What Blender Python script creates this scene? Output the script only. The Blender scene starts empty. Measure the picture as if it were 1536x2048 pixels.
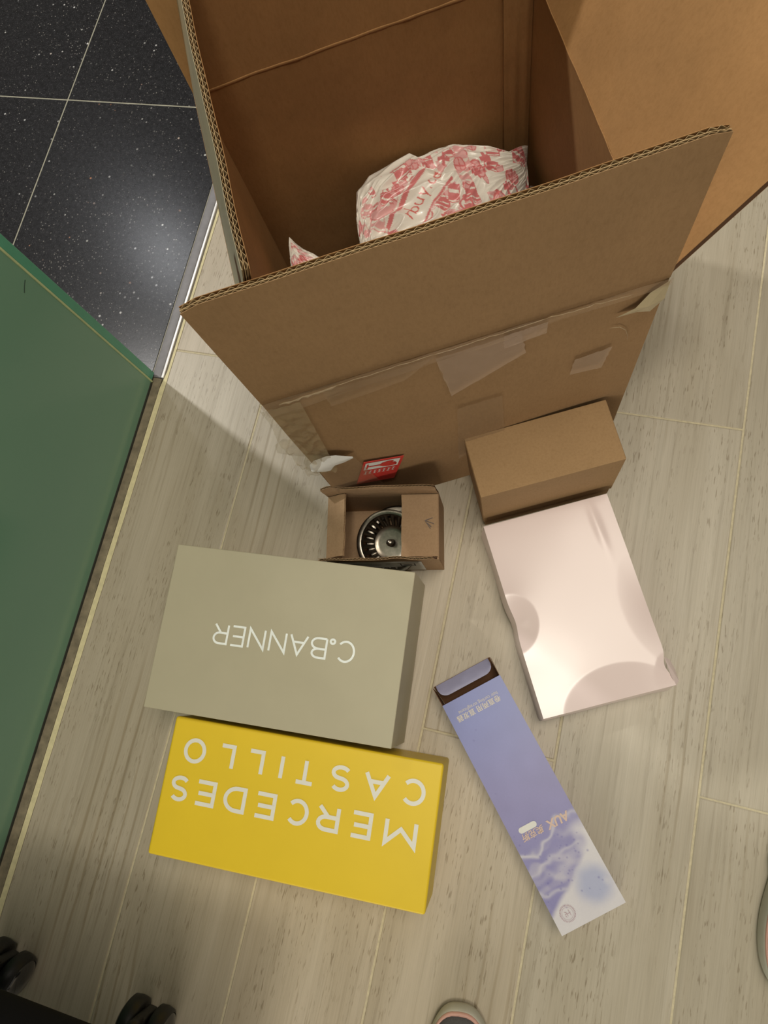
import bpy, bmesh, math, random
from mathutils import Vector, Matrix, noise
random.seed(7)
S = bpy.context.scene
C = S.collection
PI = math.pi

# ------------------------------------------------------------------ camera
cam_d = bpy.data.cameras.new('camera')
cam = bpy.data.objects.new('camera', cam_d); C.objects.link(cam)
cam.matrix_world = Matrix(((0.96094332, -0.17555373, 0.21393649, 0.56264),
                           (0.22026655, 0.95317703, -0.20721049, 0.0),
                           (-0.16754277, 0.24624059, 0.95461772, 0.83585),
                           (0, 0, 0, 1)))
cam_d.sensor_fit = 'VERTICAL'; cam_d.sensor_height = 24.0
cam_d.lens = 24.0 * 1400.8 / 2048.0
cam_d.clip_start = 0.02; cam_d.clip_end = 50
S.camera = cam
# ------------------------------------------------------------------ view / world / lights
S.view_settings.view_transform = 'Standard'; S.view_settings.look = 'None'
S.view_settings.exposure = -0.10; S.view_settings.gamma = 1.0
S.view_settings.use_curve_mapping = False
S.render.film_transparent = False
w = bpy.data.worlds.new('room_light'); S.world = w; w.use_nodes = True
w.node_tree.nodes['Background'].inputs[0].default_value = (1.0, 0.91, 0.74, 1)
w.node_tree.nodes['Background'].inputs[1].default_value = 0.16

def area(name, loc, target, size, power, col, sy=None):
    d = bpy.data.lights.new(name, 'AREA'); d.energy = power; d.color = col
    d.shape = 'RECTANGLE' if sy else 'DISK'; d.size = size
    if sy: d.size_y = sy
    o = bpy.data.objects.new(name, d); C.objects.link(o); o.location = loc
    o.rotation_euler = (Vector(target) - Vector(loc)).to_track_quat('-Z', 'Y').to_euler()
    return o
area('ceiling_lamp_main', (0.95, 0.48, 2.45), (0.85, 0.1, 0), 0.95, 25, (1.0, 0.905, 0.77))
area('ceiling_lamp_left', (0.66, -0.02, 2.45), (0.60, 0.0, 0), 0.24, 13, (1.0, 0.93, 0.80))
area('room_wall_fill', (0.70, -3.1, 1.15), (0.55, 0.2, 0.30), 1.6, 40, (1.0, 0.92, 0.80), 1.0)  # unseen area light added for light coming off the room walls
area('kitchen_lamp', (-1.28, 0.95, 2.25), (0.1, 0.4, 0), 0.10, 28, (1.0, 0.97, 0.93))
area('kitchen_lamp_far', (-1.62, 1.87, 2.30), (-0.1, 0.5, 0), 0.20, 7, (0.95, 0.97, 1.0))

# ------------------------------------------------------------------ helpers
def sm(t): t = max(0.0, min(1.0, t)); return t * t * (3 - 2 * t)
def nz(x, y, z=0.0): return noise.noise(Vector((x, y, z)))

class NT:
    def __init__(s, name):
        s.m = bpy.data.materials.new(name); s.m.use_nodes = True; s.t = s.m.node_tree
        s.b = s.t.nodes['Principled BSDF']
    def n(s, typ, **kw):
        o = s.t.nodes.new(typ)
        for k, v in kw.items():
            if k.startswith('i_'):
                o.inputs[k[2:].replace('_', ' ')].default_value = v
            else: setattr(o, k, v)
        return o
    def l(s, a, b): s.t.links.new(a, b)
    def set(s, **kw):
        for k, v in kw.items():
            s.b.inputs[k.replace('_', ' ')].default_value = v
    def mapping(s, src, scale=(1, 1, 1), kind='tc', rot=(0, 0, 0)):
        if kind == 'tc':
            tc = s.n('ShaderNodeTexCoord'); out = tc.outputs[src]
        else:
            at = s.n('ShaderNodeAttribute', attribute_name=src); out = at.outputs['Vector']
        mp = s.n('ShaderNodeMapping'); mp.inputs['Scale'].default_value = scale
        mp.inputs['Rotation'].default_value = rot
        s.l(out, mp.inputs['Vector']); return mp.outputs[0]
    def noise(s, vec, scale, detail=3, rough=0.6, dist=0.0):
        o = s.n('ShaderNodeTexNoise'); o.inputs['Scale'].default_value = scale
        o.inputs['Detail'].default_value = detail; o.inputs['Roughness'].default_value = rough
        o.inputs['Distortion'].default_value = dist
        s.l(vec, o.inputs['Vector']); return o.outputs['Fac']
    def ramp(s, fac, stops):
        o = s.n('ShaderNodeValToRGB'); e = o.color_ramp.elements
        while len(e) < len(stops): e.new(0.5)
        for k, (p, c) in enumerate(stops):
            e[k].position = p; e[k].color = (c[0], c[1], c[2], 1) if isinstance(c, tuple) else (c, c, c, 1)
        s.l(fac, o.inputs[0]); return o.outputs[0]
    def mix(s, fac, a, b, typ='MIX'):
        o = s.n('ShaderNodeMix', data_type='RGBA', blend_type=typ)
        for v, i in ((fac, 0), (a, 6), (b, 7)):
            if isinstance(v, (int, float)): o.inputs[i].default_value = v
            elif isinstance(v, tuple): o.inputs[i].default_value = (*v, 1)
            else: s.l(v, o.inputs[i])
        return o.outputs[2]
    def bump(s, h, strength=0.2, dist=0.001):
        o = s.n('ShaderNodeBump'); o.inputs['Strength'].default_value = strength
        o.inputs['Distance'].default_value = dist
        s.l(h, o.inputs['Height']); s.l(o.outputs[0], s.b.inputs['Normal'])

def simple(name, col, rough=0.5, var=0.06, metal=0.0, spec=0.5, nscale=60, bump=0.0, coat=0.0, alpha=1.0):
    t = NT(name); v = t.mapping('Object')
    f = t.noise(v, nscale, 4)
    lo = tuple(c * (1 - var) for c in col); hi = tuple(min(1, c * (1 + var)) for c in col)
    t.l(t.ramp(f, [(0.3, lo), (0.7, hi)]), t.b.inputs['Base Color'])
    t.set(Roughness=rough, Metallic=metal, Specular_IOR_Level=spec, Coat_Weight=coat, Alpha=alpha)
    if bump: t.bump(f, bump, 0.0006)
    return t.m

def cardboard(name, col, blotch=0.10, rough=0.75):
    t = NT(name); v = t.mapping('Object')
    a = t.noise(v, 14, 3); b = t.noise(t.mapping('Object', (1, 1, 0.35)), 420, 3, 0.7); c = t.noise(v, 160, 2)
    lo = tuple(x * (1 - blotch) for x in col); hi = tuple(x * (1 + blotch) for x in col)
    base = t.ramp(a, [(0.3, lo), (0.7, hi)])
    fib = t.ramp(b, [(0.3, (0.92, 0.91, 0.89)), (0.6, (1.03, 1.03, 1.03))])
    spots = t.ramp(c, [(0.25, (0.94, 0.93, 0.91)), (0.45, (1, 1, 1))])
    x = t.mix(1.0, base, fib, 'MULTIPLY'); x = t.mix(1.0, x, spots, 'MULTIPLY')
    t.l(x, t.b.inputs['Base Color']); t.set(Roughness=rough, Specular_IOR_Level=0.25)
    t.bump(b, 0.05, 0.0003)
    return t.m

def attr_mat(name, attr, rough=0.4, spec=0.5, coat=0.0, bump=0.0):
    t = NT(name); a = t.n('ShaderNodeAttribute', attribute_name=attr)
    v = t.mapping('Object'); f = t.noise(v, 500, 3)
    x = t.mix(1.0, a.outputs['Color'], t.ramp(f, [(0.3, 0.97), (0.7, 1.0)]), 'MULTIPLY')
    t.l(x, t.b.inputs['Base Color']); t.set(Roughness=rough, Specular_IOR_Level=spec, Coat_Weight=coat)
    if bump: t.bump(f, bump, 0.0004)
    return t.m

def mesh_obj(name, verts, faces, m, parent=None, smooth=False, colors=None):
    me = bpy.data.meshes.new(name); me.from_pydata([tuple(v) for v in verts], [], faces); me.update()
    if m:
        for x in (m if isinstance(m, (list, tuple)) else [m]): me.materials.append(x)
    if smooth:
        for p_ in me.polygons: p_.use_smooth = True
    if colors:
        at = me.color_attributes.new('col', 'FLOAT_COLOR', 'POINT')
        flat = []
        for c in colors: flat += [c[0], c[1], c[2], 1.0]
        at.data.foreach_set('color', flat)
    o = bpy.data.objects.new(name, me); C.objects.link(o)
    if parent: o.parent = parent
    return o

def bm_obj(name, bm, m, parent=None, smooth=False):
    me = bpy.data.meshes.new(name); bmesh.ops.recalc_face_normals(bm, faces=bm.faces[:])
    bm.to_mesh(me); bm.free()
    for x in (m if isinstance(m, (list, tuple)) else [m]): me.materials.append(x)
    if smooth:
        for p_ in me.polygons: p_.use_smooth = True
    o = bpy.data.objects.new(name, me); C.objects.link(o)
    if parent: o.parent = parent
    return o

def add_box(bm, lo, hi, bev=0.0, seg=2, mat=0, M=None):
    r = bmesh.ops.create_cube(bm, size=1.0); vs = r['verts']
    for v in vs:
        v.co = Vector([lo[i] + (hi[i] - lo[i]) * (v.co[i] + 0.5) for i in range(3)])
        if M: v.co = M @ v.co
    fs = set(f for v in vs for f in v.link_faces)
    for f in fs: f.material_index = mat
    if bev:
        es = list(set(e for v in vs for e in v.link_edges))
        bmesh.ops.bevel(bm, geom=es, offset=bev, segments=seg, affect='EDGES', profile=0.5)

def add_lathe(bm, prof, n=48, M=None, mat=0, closed=False):
    rings = []
    for r, z in prof:
        ring = []
        for k in range(n):
            a = 2 * PI * k / n; co = Vector((r * math.cos(a), r * math.sin(a), z))
            ring.append(bm.verts.new(M @ co if M else co))
        rings.append(ring)
    for i in range(len(rings) - 1):
        for k in range(n):
            f = bm.faces.new((rings[i][k], rings[i][(k + 1) % n], rings[i + 1][(k + 1) % n], rings[i + 1][k])); f.material_index = mat
    if closed:
        for rg in (rings[0], rings[-1]):
            f = bm.faces.new(rg); f.material_index = mat

def empty(name, loc, rz=0.0, label=None, cat=None, group=None):
    o = bpy.data.objects.new(name, None); C.objects.link(o); o.location = loc; o.rotation_euler = (0, 0, rz)
    o.empty_display_size = 0.05
    if label: o['label'] = label
    if cat: o['category'] = cat
    if group: o['group'] = group
    return o

# --- stroke lettering -----------------------------------------------------
def arc(cx, cy, rx, ry, a0, a1, n=14):
    return [(cx + rx * math.cos(math.radians(a0 + (a1 - a0) * i / n)), cy + ry * math.sin(math.radians(a0 + (a1 - a0) * i / n))) for i in range(n + 1)]
G = {
 'C': [arc(.5, .5, .5, .5, 42, 318, 24)],
 'O': [arc(.5, .5, .5, .5, 0, 360, 32)],
 'M': [[(0, 0), (0, 1), (.5, .35), (1, 1), (1, 0)]],
 'E': [[(1, 0), (0, 0), (0, 1), (1, 1)], [(0, .52), (.9, .52)]],
 'D': [[(0, 0), (0, 1), (.4, 1)] + arc(.4, .5, .6, .5, 90, -90, 14)[1:] + [(0, 0)]],
 'R': [[(0, 0), (0, 1), (.55, 1)] + arc(.6, .72, .4, .28, 90, -90, 10) + [(0, .44)], [(.5, .44), (1, 0)]],
 'B': [[(0, 0), (0, 1), (.5, 1)] + arc(.5, .77, .42, .23, 90, -90, 10) + [(0, .54)], [(.5, .54)] + arc(.55, .27, .45, .27, 90, -90, 10) + [(0, 0)]],
 'A': [[(0, 0), (.5, 1), (1, 0)], [(.2, .36), (.8, .36)]],
 'N': [[(0, 0), (0, 1), (1, 0), (1, 1)]],
 'T': [[(0, 1), (1, 1)], [(.5, 1), (.5, 0)]],
 'I': [[(.5, 0), (.5, 1)]],
 'L': [[(0, 1), (0, 0), (1, 0)]],
 'S': [arc(.5, .75, .42, .25, 30, 250, 14) + arc(.5, .25, .45, .25, 75, -150, 14)[1:]],
 'o': [arc(.5, .5, .5, .5, 0, 360, 20)],
}
def stroke_mesh(bm, pts, wd, z, fmap):
    n = len(pts); closed = (Vector(pts[0]) - Vector(pts[-1])).length < 1e-6
    L, R = [], []
    for i in range(n):
        p = Vector(pts[i])
        if closed: a = Vector(pts[i - 1 if i > 0 else n - 2]); b = Vector(pts[i + 1 if i < n - 1 else 1])
        else: a = Vector(pts[max(i - 1, 0)]); b = Vector(pts[min(i + 1, n - 1)])
        d1 = (p - a).normalized() if (p - a).length > 1e-9 else None
        d2 = (b - p).normalized() if (b - p).length > 1e-9 else None
        if d1 is None: d1 = d2
        if d2 is None: d2 = d1
        n1 = Vector((-d1.y, d1.x)); n2 = Vector((-d2.y, d2.x)); m_ = (n1 + n2)
        m_ = m_.normalized() if m_.length > 1e-6 else n1
        k = wd / 2 / max(0.35, m_.dot(n1))
        L.append(p + m_ * k); R.append(p - m_ * k)
    vl = [bm.verts.new(fmap(q.x, q.y, z + i * 6e-6)) for i, q in enumerate(L)]; vr = [bm.verts.new(fmap(q.x, q.y, z + i * 6e-6)) for i, q in enumerate(R)]
    for i in range(n - 1):
        bm.faces.new((vl[i], vl[i + 1], vr[i + 1], vr[i]))
def word(name, glyphs, wd, z, fmap, m, parent):
    """glyphs: (char, x0, x1, y0, y1) in text space; fmap -> object space"""
    bm = bmesh.new()
    for k, (ch, x0, x1, y0, y1) in enumerate(glyphs):
        ns_ = 0
        for st in G[ch]:
            h = wd / 2
            pts = [(x0 + h + (x1 - x0 - wd) * a, y0 + h + (y1 - y0 - wd) * b) for a, b in st]
            if ch == 'I': pts = [((x0 + x1) / 2, y) for _, y in pts]
            stroke_mesh(bm, pts, wd, z + ns_ * 0.00025, fmap); ns_ += 1
    me = bpy.data.meshes.new(name); bm.to_mesh(me); bm.free(); me.materials.append(m)
    o = bpy.data.objects.new(name, me); C.objects.link(o); o.parent = parent
    return o
def font_text(name, body, size, loc, rot, m, parent, shear=0.0, sx=1.0, align='LEFT', bold=0.0):
    cu = bpy.data.curves.new(name, 'FONT'); cu.body = body; cu.size = size; cu.shear = shear; cu.align_x = align
    cu.offset = bold; cu.resolution_u = 3
    tmp = bpy.data.objects.new('tmp_text', cu); C.objects.link(tmp)
    bpy.context.view_layer.update()
    dg = bpy.context.evaluated_depsgraph_get()
    me = bpy.data.meshes.new_from_object(tmp.evaluated_get(dg)); bpy.data.objects.remove(tmp)
    me.name = name; me.materials.clear(); me.materials.append(m)
    o = bpy.data.objects.new(name, me); C.objects.link(o); o.parent = parent
    o.location = loc; o.rotation_euler = rot; o.scale = (sx, 1, 1)
    return o

# ------------------------------------------------------------------ materials
KRAFT_OUT = cardboard('kraft_outside', (0.315, 0.192, 0.094), 0.05)
KRAFT_IN = cardboard('kraft_inside', (0.335, 0.180, 0.070))
FLUTE = cardboard('flute_paper', (0.40, 0.28, 0.145), 0.05)  # lowered paper colour carries some of the cavity shade
CAVITY_SHADE = cardboard('flute_cavity_shade', (0.10, 0.048, 0.024), 0.05)  # same kraft painted dark, depth shade of the flute cavities
TAPED = cardboard('taped_kraft', (0.36, 0.31, 0.205), 0.12, 0.32)
KRAFT_SMALL = cardboard('kraft_small', (0.34, 0.215, 0.105), 0.05)
KRAFT_STR = cardboard('kraft_strainer_box', (0.36, 0.235, 0.135), 0.08)

def tape_mat(name, col, alpha, rough=0.2, bump=0.3):
    t = NT(name); v = t.mapping('Object'); f = t.noise(v, 60, 4, 0.6, 1.5)
    t.set(Roughness=rough, Alpha=alpha, Specular_IOR_Level=0.5); t.b.inputs['Base Color'].default_value = (*col, 1)
    t.bump(f, bump, 0.002); return t.m
TAPE = tape_mat('clear_tape', (0.42, 0.29, 0.18), 0.28, 0.22)
TAPE_PALE = tape_mat('pale_tape', (0.50, 0.37, 0.27), 0.45, 0.35, 0.15)
TAPE_CRUMPLE = tape_mat('crumpled_tape', (0.46, 0.37, 0.22), 0.30, 0.12, 0.8)
PAPER_W = simple('white_paper', (0.72, 0.72, 0.68), 0.6, 0.05)
PRINT_RED = simple('red_print', (0.60, 0.045, 0.035), 0.45, 0.08)
PRINT_BLACK = simple('black_print', (0.03, 0.025, 0.03), 0.5, 0.1)

# ================================================================== SETTING
W = 0.15
def plank_floor():
    t = NT('wood_look_tile')
    uv = t.n('ShaderNodeUVMap'); uv.uv_map = 'uv'
    def mp(sc):
        m_ = t.n('ShaderNodeMapping'); m_.inputs['Scale'].default_value = sc; t.l(uv.outputs[0], m_.inputs['Vector']); return m_.outputs[0]
    ca = t.n('ShaderNodeAttribute', attribute_name='col')
    soft = t.noise(mp((22, 2.2, 1)), 1.0, 3, 0.55, 0.6)
    grain = t.noise(mp((170, 4.5, 1)), 1.0, 5, 0.65, 0.4)
    fine = t.noise(mp((620, 14, 1)), 1.0, 2, 0.6)
    pores = t.noise(mp((560, 60, 1)), 1.0, 2, 0.5)
    pmask = t.noise(mp((30, 5, 1)), 1.0, 2, 0.5)
    # cathedral figure
    wv = t.n('ShaderNodeTexWave', wave_type='RINGS', rings_direction='Z', wave_profile='SIN')
    wv.inputs['Scale'].default_value = 1.0; wv.inputs['Distortion'].default_value = 3.0; wv.inputs['Detail'].default_value = 3
    wv.inputs['Detail Scale'].default_value = 1.2; t.l(mp((20, 3.2, 1)), wv.inputs['Vector'])
    wmask = t.noise(mp((9, 2.4, 3)), 1.0, 1, 0.5)
    base = t.ramp(soft, [(0.25, (0.392, 0.340, 0.250)), (0.75, (0.492, 0.440, 0.346))])
    x = t.mix(1.0, base, t.ramp(grain, [(0.28, (0.80, 0.78, 0.74)), (0.46, (1.0, 1.0, 0.99)), (0.75, (1.06, 1.06, 1.06))]), 'MULTIPLY')
    x = t.mix(1.0, x, t.ramp(fine, [(0.3, 0.93), (0.6, 1.02)]), 'MULTIPLY')
    pr = t.ramp(pores, [(0.33, 0.0), (0.40, 1.0)]); pk = t.ramp(pmask, [(0.45, 1.0), (0.6, 0.0)])
    lighten = t.mix(1.0, pr, pk, 'LIGHTEN')
    x = t.mix(1.0, x, t.ramp(lighten, [(0.0, (0.62, 0.58, 0.52)), (1.0, (1, 1, 1))]), 'MULTIPLY')
    rings = t.ramp(wv.outputs['Color'], [(0.0, (0.70, 0.65, 0.56)), (0.16, (1, 1, 1))])
    rings = t.mix(t.ramp(wmask, [(0.55, 0.0), (0.66, 0.8)]), (1, 1, 1), rings)
    x = t.mix(1.0, x, rings, 'MULTIPLY')
    x = t.mix(1.0, x, ca.outputs['Color'], 'MULTIPLY')
    t.l(x, t.b.inputs['Base Color']); t.set(Roughness=0.42, Specular_IOR_Level=0.45)
    t.bump(grain, 0.25, 0.0008)
    grout = simple('yellow_grout', (0.56, 0.50, 0.34), 0.8, 0.12, nscale=200)
    bm = bmesh.new(); uvl = bm.loops.layers.uv.new('uv'); cl = bm.verts.layers.float_color.new('col')
    X0 = 0.0266; LEN = 0.833
    for r in range(0, 14):
        off = 0.357 if r % 2 == 0 else -0.060
        x0 = X0 + r * W; x1 = x0 + W
        for k in range(-3, 4):
            y0 = off + k * LEN; y1 = y0 + LEN
            if y1 < -1.7 or y0 > 2.4: continue
            g = 0.0012; e = 0.0009
            gl = 0.0045 if r == 0 else g
            gt = random.uniform(0.0, 0.0006)
            tint = random.uniform(0.93, 1.05); tw = random.uniform(-0.02, 0.02)
            cu = (tint * (1 + tw), tint, tint * (1 - tw), 1)
            ox, oy = random.uniform(0, 20), random.uniform(0, 20)
            lo = [(x0 + gl, y0 + g - gt), (x1 - g, y0 + g), (x1 - g, y1 - g), (x0 + gl, y1 - g + gt)]
            hi = [(x0 + gl + e, y0 + g + e), (x1 - g - e, y0 + g + e), (x1 - g - e, y1 - g - e), (x0 + gl + e, y1 - g - e)]
            vb = [bm.verts.new((a, b, -0.0012)) for a, b in lo]; vm = [bm.verts.new((a, b, -0.0004)) for a, b in lo]; vt = [bm.verts.new((a, b, 0)) for a, b in hi]
            for v in vb + vm + vt: v[cl] = cu
            fs = [bm.faces.new(vt)]
            for i in range(4):
                fs.append(bm.faces.new((vb[i], vb[(i + 1) % 4], vm[(i + 1) % 4], vm[i])))
                fs.append(bm.faces.new((vm[i], vm[(i + 1) % 4], vt[(i + 1) % 4], vt[i])))
            for f in fs:
                for lp in f.loops: lp[uvl].uv = (lp.vert.co.x - x0 + ox, lp.vert.co.y - y0 + oy)
    gf = [bm.verts.new(c) for c in ((X0, -1.7, -0.0008), (X0 + 14 * W, -1.7, -0.0008), (X0 + 14 * W, 2.4, -0.0008), (X0, 2.4, -0.0008))]
    f = bm.faces.new(gf); f.material_index = 1
    o = bm_obj('floor', bm, [t.m, grout]); o['kind'] = 'structure'
plank_floor()

def granite_floor():
    t = NT('black_granite'); v = t.mapping('Object')
    def vor(scale, thr, col_lo, rand_thr):
        o = t.n('ShaderNodeTexVoronoi', feature='F1'); o.inputs['Scale'].default_value = scale; o.inputs['Randomness'].default_value = 1.0
        t.l(v, o.inputs['Vector'])
        d = t.ramp(o.outputs['Distance'], [(thr * 0.6, 1.0), (thr, 0.0)])
        s_ = t.n('ShaderNodeSeparateColor'); t.l(o.outputs['Color'], s_.inputs[0])
        k = t.ramp(s_.outputs[0], [(rand_thr, 0.0), (rand_thr + 0.06, 1.0)])
        return t.mix(1.0, d, k, 'MULTIPLY'), s_
    base = t.ramp(t.noise(v, 130, 5, 0.75), [(0.3, (0.006, 0.006, 0.007)), (0.7, (0.022, 0.022, 0.025))])
    f1, s1 = vor(95, 0.20, 0, 0.84)
    f2, s2 = vor(260, 0.30, 0, 0.76)
    f3, s3 = vor(620, 0.4, 0, 0.60)
    c1 = t.ramp(s1.outputs[1], [(0.0, (0.75, 0.75, 0.75)), (0.8, (0.55, 0.55, 0.52)), (0.93, (0.75, 0.33, 0.16))])
    clus = t.ramp(t.noise(v, 7, 2), [(0.40, 0.25), (0.62, 1.0)])
    f1 = t.mix(1.0, f1, clus, 'MULTIPLY'); f2 = t.mix(1.0, f2, clus, 'MULTIPLY')
    x = t.mix(f1, base, c1)
    x = t.mix(t.mix(1.0, f2, (0.6, 0.6, 0.6), 'MULTIPLY'), x, (0.40, 0.38, 0.35))
    x = t.mix(t.mix(1.0, f3, (0.4, 0.4, 0.4), 'MULTIPLY'), x, (0.13, 0.13, 0.14))
    t.l(x, t.b.inputs['Base Color']); t.set(Roughness=0.24, Specular_IOR_Level=0.28)
    t.bump(t.noise(v, 300, 3), 0.12, 0.0004)
    grout = simple('pale_grout', (0.33, 0.32, 0.25), 0.85, 0.12, nscale=200)
    bm = bmesh.new(); g = 0.0011
    xs = [-0.2935 - 0.6 * k for k in range(4, -1, -1)] + [0.0065]
    ys = [0.762 + 0.6 * k for k in range(-4, 4)]
    for i in range(len(xs) - 1):
        for j in range(len(ys) - 1):
            add_box(bm, (xs[i] + g, ys[j] + g, -0.012), (xs[i + 1] - g, ys[j + 1] - g, -0.0003), 0.0006, 1)
    f = bm.faces.new([bm.verts.new(c) for c in ((xs[0], ys[0], -0.0009), (xs[-1], ys[0], -0.0009), (xs[-1], ys[-1], -0.0009), (xs[0], ys[-1], -0.0009))])
    f.material_index = 1
    o = bm_obj('floor', bm, [t.m, grout]); o['kind'] = 'structure'
granite_floor()

# threshold: bright metal strip beside the granite, worn stone strip under the glass
metal = simple('threshold_metal', (0.17, 0.165, 0.17), 0.5, 0.12, metal=0.1, nscale=90)
metal2 = simple('threshold_bead', (0.50, 0.49, 0.47), 0.38, 0.08, metal=0.5, nscale=90)
stone = simple('threshold_stone', (0.20, 0.17, 0.11), 0.7, 0.35, nscale=60, bump=0.3)
yel_grout = simple('threshold_grout', (0.66, 0.60, 0.36), 0.75, 0.10, nscale=140)
bm = bmesh.new(); add_box(bm, (0.008, 0.312, -0.004), (0.0215, 2.4, 0.0022), 0.0012, 3); add_box(bm, (0.0216, 0.312, -0.004), (0.0262, 2.4, 0.0026), 0.0010, 3, 1)
for f in bm.faces:
    if f.calc_center_median().x > 0.02155: f.material_index = 1
o = bm_obj('trim_1', bm, [metal, metal2], smooth=True); o['kind'] = 'structure'
bm = bmesh.new(); add_box(bm, (-0.004, -1.7, -0.004), (0.0235, 0.3115, 0.001), 0.0006, 2)
o = bm_obj('trim_2', bm, stone); o['kind'] = 'structure'
bm = bmesh.new()
pv = None; n = 160
for i in range(n + 1):
    y = -1.7 + 4.1 * i / n; wv = 0.0010 if y > 0.31 else 0.0048; a = 0.0290 - wv + 0.0006 * nz(y * 30, 1)
    q = [bm.verts.new((a, y, 0.0006)), bm.verts.new((0.0316 + 0.0004 * nz(y * 40, 5), y, 0.0006))]
    if pv: bm.faces.new((pv[0], pv[1], q[1], q[0]))
    pv = q
o = bm_obj('trim_3', bm, yel_grout); o['kind'] = 'structure'

# green lacquered glass sliding panel
t = NT('green_back_painted_glass'); v = t.mapping('Object')
t.l(t.ramp(t.noise(v, 2.0, 2), [(0.3, (0.155, 0.315, 0.225)), (0.7, (0.165, 0.330, 0.235))]), t.b.inputs['Base Color'])
t.set(Roughness=0.24, Specular_IOR_Level=0.5, Coat_Weight=0.25, Coat_Roughness=0.12); GREEN = t.m
TEAL = simple('glass_edge_teal', (0.095, 0.34, 0.225), 0.3, 0.05)
SEAL = simple('edge_seal_olive', (0.48, 0.56, 0.30), 0.5, 0.1)
bm = bmesh.new(); add_box(bm, (0.0030, -1.55, 0.006), (0.0118, 0.3030, 2.05), 0.0006, 2)
door = bm_obj('door_1', bm, GREEN); door['kind'] = 'structure'
bm = bmesh.new(); add_box(bm, (0.0010, 0.3052, 0.006), (0.0126, 0.3165, 2.05), 0.0007, 2); bm_obj('glass_edge', bm, TEAL, door)
bm = bmesh.new(); add_box(bm, (0.0010, 0.3025, 0.004), (0.0132, 0.3051, 2.05), 0.0006, 2); bm_obj('edge_seal', bm, SEAL, door)
bm = bmesh.new(); add_box(bm, (0.0, -1.55, 0.0012), (0.0120, 0.3020, 0.006), 0.0004, 1); bm_obj('bottom_gap_shade', bm, simple('gap_shade', (0.03, 0.035, 0.03), 0.5), door)  # dark strip put in as the shadow gap under the glass

bm = bmesh.new()
stroke_mesh(bm, [(0.2956, 0.2690), (0.2890, 0.2668), (0.2833, 0.2640)], 0.0009, 0.0, lambda x, y, z: (0.01205, x, y))
bm_obj('scuff_mark', bm, simple('dark_scuff', (0.03, 0.06, 0.045), 0.6), door)
# ================================================================== CORRUGATED CARTONS
def corr_panel(name, O, e, u, wid, ln, th, parent, mats, pitch=0.0060, edge_depth=0.020, layers=2, bow=0.0, bowa=0.0, rag=0.0, corner=0.0, seed=0, flip=1):
    """Hollow corrugated sheet: liners, zig-zag flutes near the free edge. e width dir, u length dir."""
    e = Vector(e).normalized(); u = Vector(u).normalized(); nn = e.cross(u).normalized() * flip; O = Vector(O)
    bm = bmesh.new(); wid_, ln_ = wid, ln
    def P(a, b, c):
        s = a / wid_; r = b / ln_
        if corner:                        # worn, rounded free corners
            for ss in (s * wid_, (1 - s) * wid_):
                k = max(0.0, corner - ss) / corner
                b = b - corner * 0.35 * k * k * sm(r * 1.3 - 0.3)
        c2 = c + bow * math.sin(PI * s) * r + bowa * 4 * r * (1 - r) + rag * r * nz(s * 5 + seed, r * 2, seed)
        b2 = b + rag * 0.6 * r * nz(s * 9 + seed, 7.7, seed)
        return O + e * a + u * b2 + nn * c2
    lt = 0.00032
    def slab(c0, c1, b0, b1, mi, na=26, nb=8):
        g = {}
        for k, c in enumerate((c0, c1)):
            for i in range(na + 1):
                for j in range(nb + 1):
                    g[k, i, j] = bm.verts.new(P(wid * i / na, b0 + (b1 - b0) * j / nb, c))
        def F(*q):
            f = bm.faces.new(q); f.material_index = mi; return f
        for i in range(na):
            for j in range(nb):
                for k in (0, 1): F(g[k, i, j], g[k, i + 1, j], g[k, i + 1, j + 1], g[k, i, j + 1])
        for i in range(na):
            for j in (0, nb): F(g[0, i, j], g[0, i + 1, j], g[1, i + 1, j], g[1, i, j])
        for j in range(nb):
            for i in (0, na): F(g[0, i, j], g[0, i, j + 1], g[1, i, j + 1], g[1, i, j])
    h = th / 2
    slab(h - lt, h, 0, ln, 0); slab(-h, -h + lt, 0, ln, 1)
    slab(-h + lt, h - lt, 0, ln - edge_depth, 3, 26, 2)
    bands = [(-h + lt, h - lt)] if layers == 1 else [(-h + lt, 0.0002), (0.0002 + 0.0003, h - lt)]
    if layers == 2: slab(0.0001, 0.0005, ln - edge_depth, ln, 2, 26, 1)
    ft = 0.00024
    for li, (c0, c1) in enumerate(bands):
        pt = pitch * (1.0 if li == 0 else 0.93); m_ = 8; ns = int(wid / pt * m_)
        prev = None
        for i in range(ns + 1):
            a = wid * i / ns; ph = 2 * PI * a / pt + li * 1.3 + 0.6 * nz(a * 25, seed, li)
            tri = math.asin(math.sin(ph) * 0.96) / (PI / 2)
            c = (c0 + c1) / 2 + (c1 - c0 - ft) / 2 * tri
            rb = 0.0005 * nz(a * 200, li, seed)
            q = [bm.verts.new(P(a, ln - edge_depth, c - ft / 2)), bm.verts.new(P(a, ln - 0.0003 + rb, c - ft / 2)),
                 bm.verts.new(P(a, ln - 0.0003 + rb, c + ft / 2)), bm.verts.new(P(a, ln - edge_depth, c + ft / 2))]
            if prev:
                for k in range(3):
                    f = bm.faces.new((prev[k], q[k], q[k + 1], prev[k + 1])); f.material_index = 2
            prev = q
    return bm_obj(name, bm, mats, parent)

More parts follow.
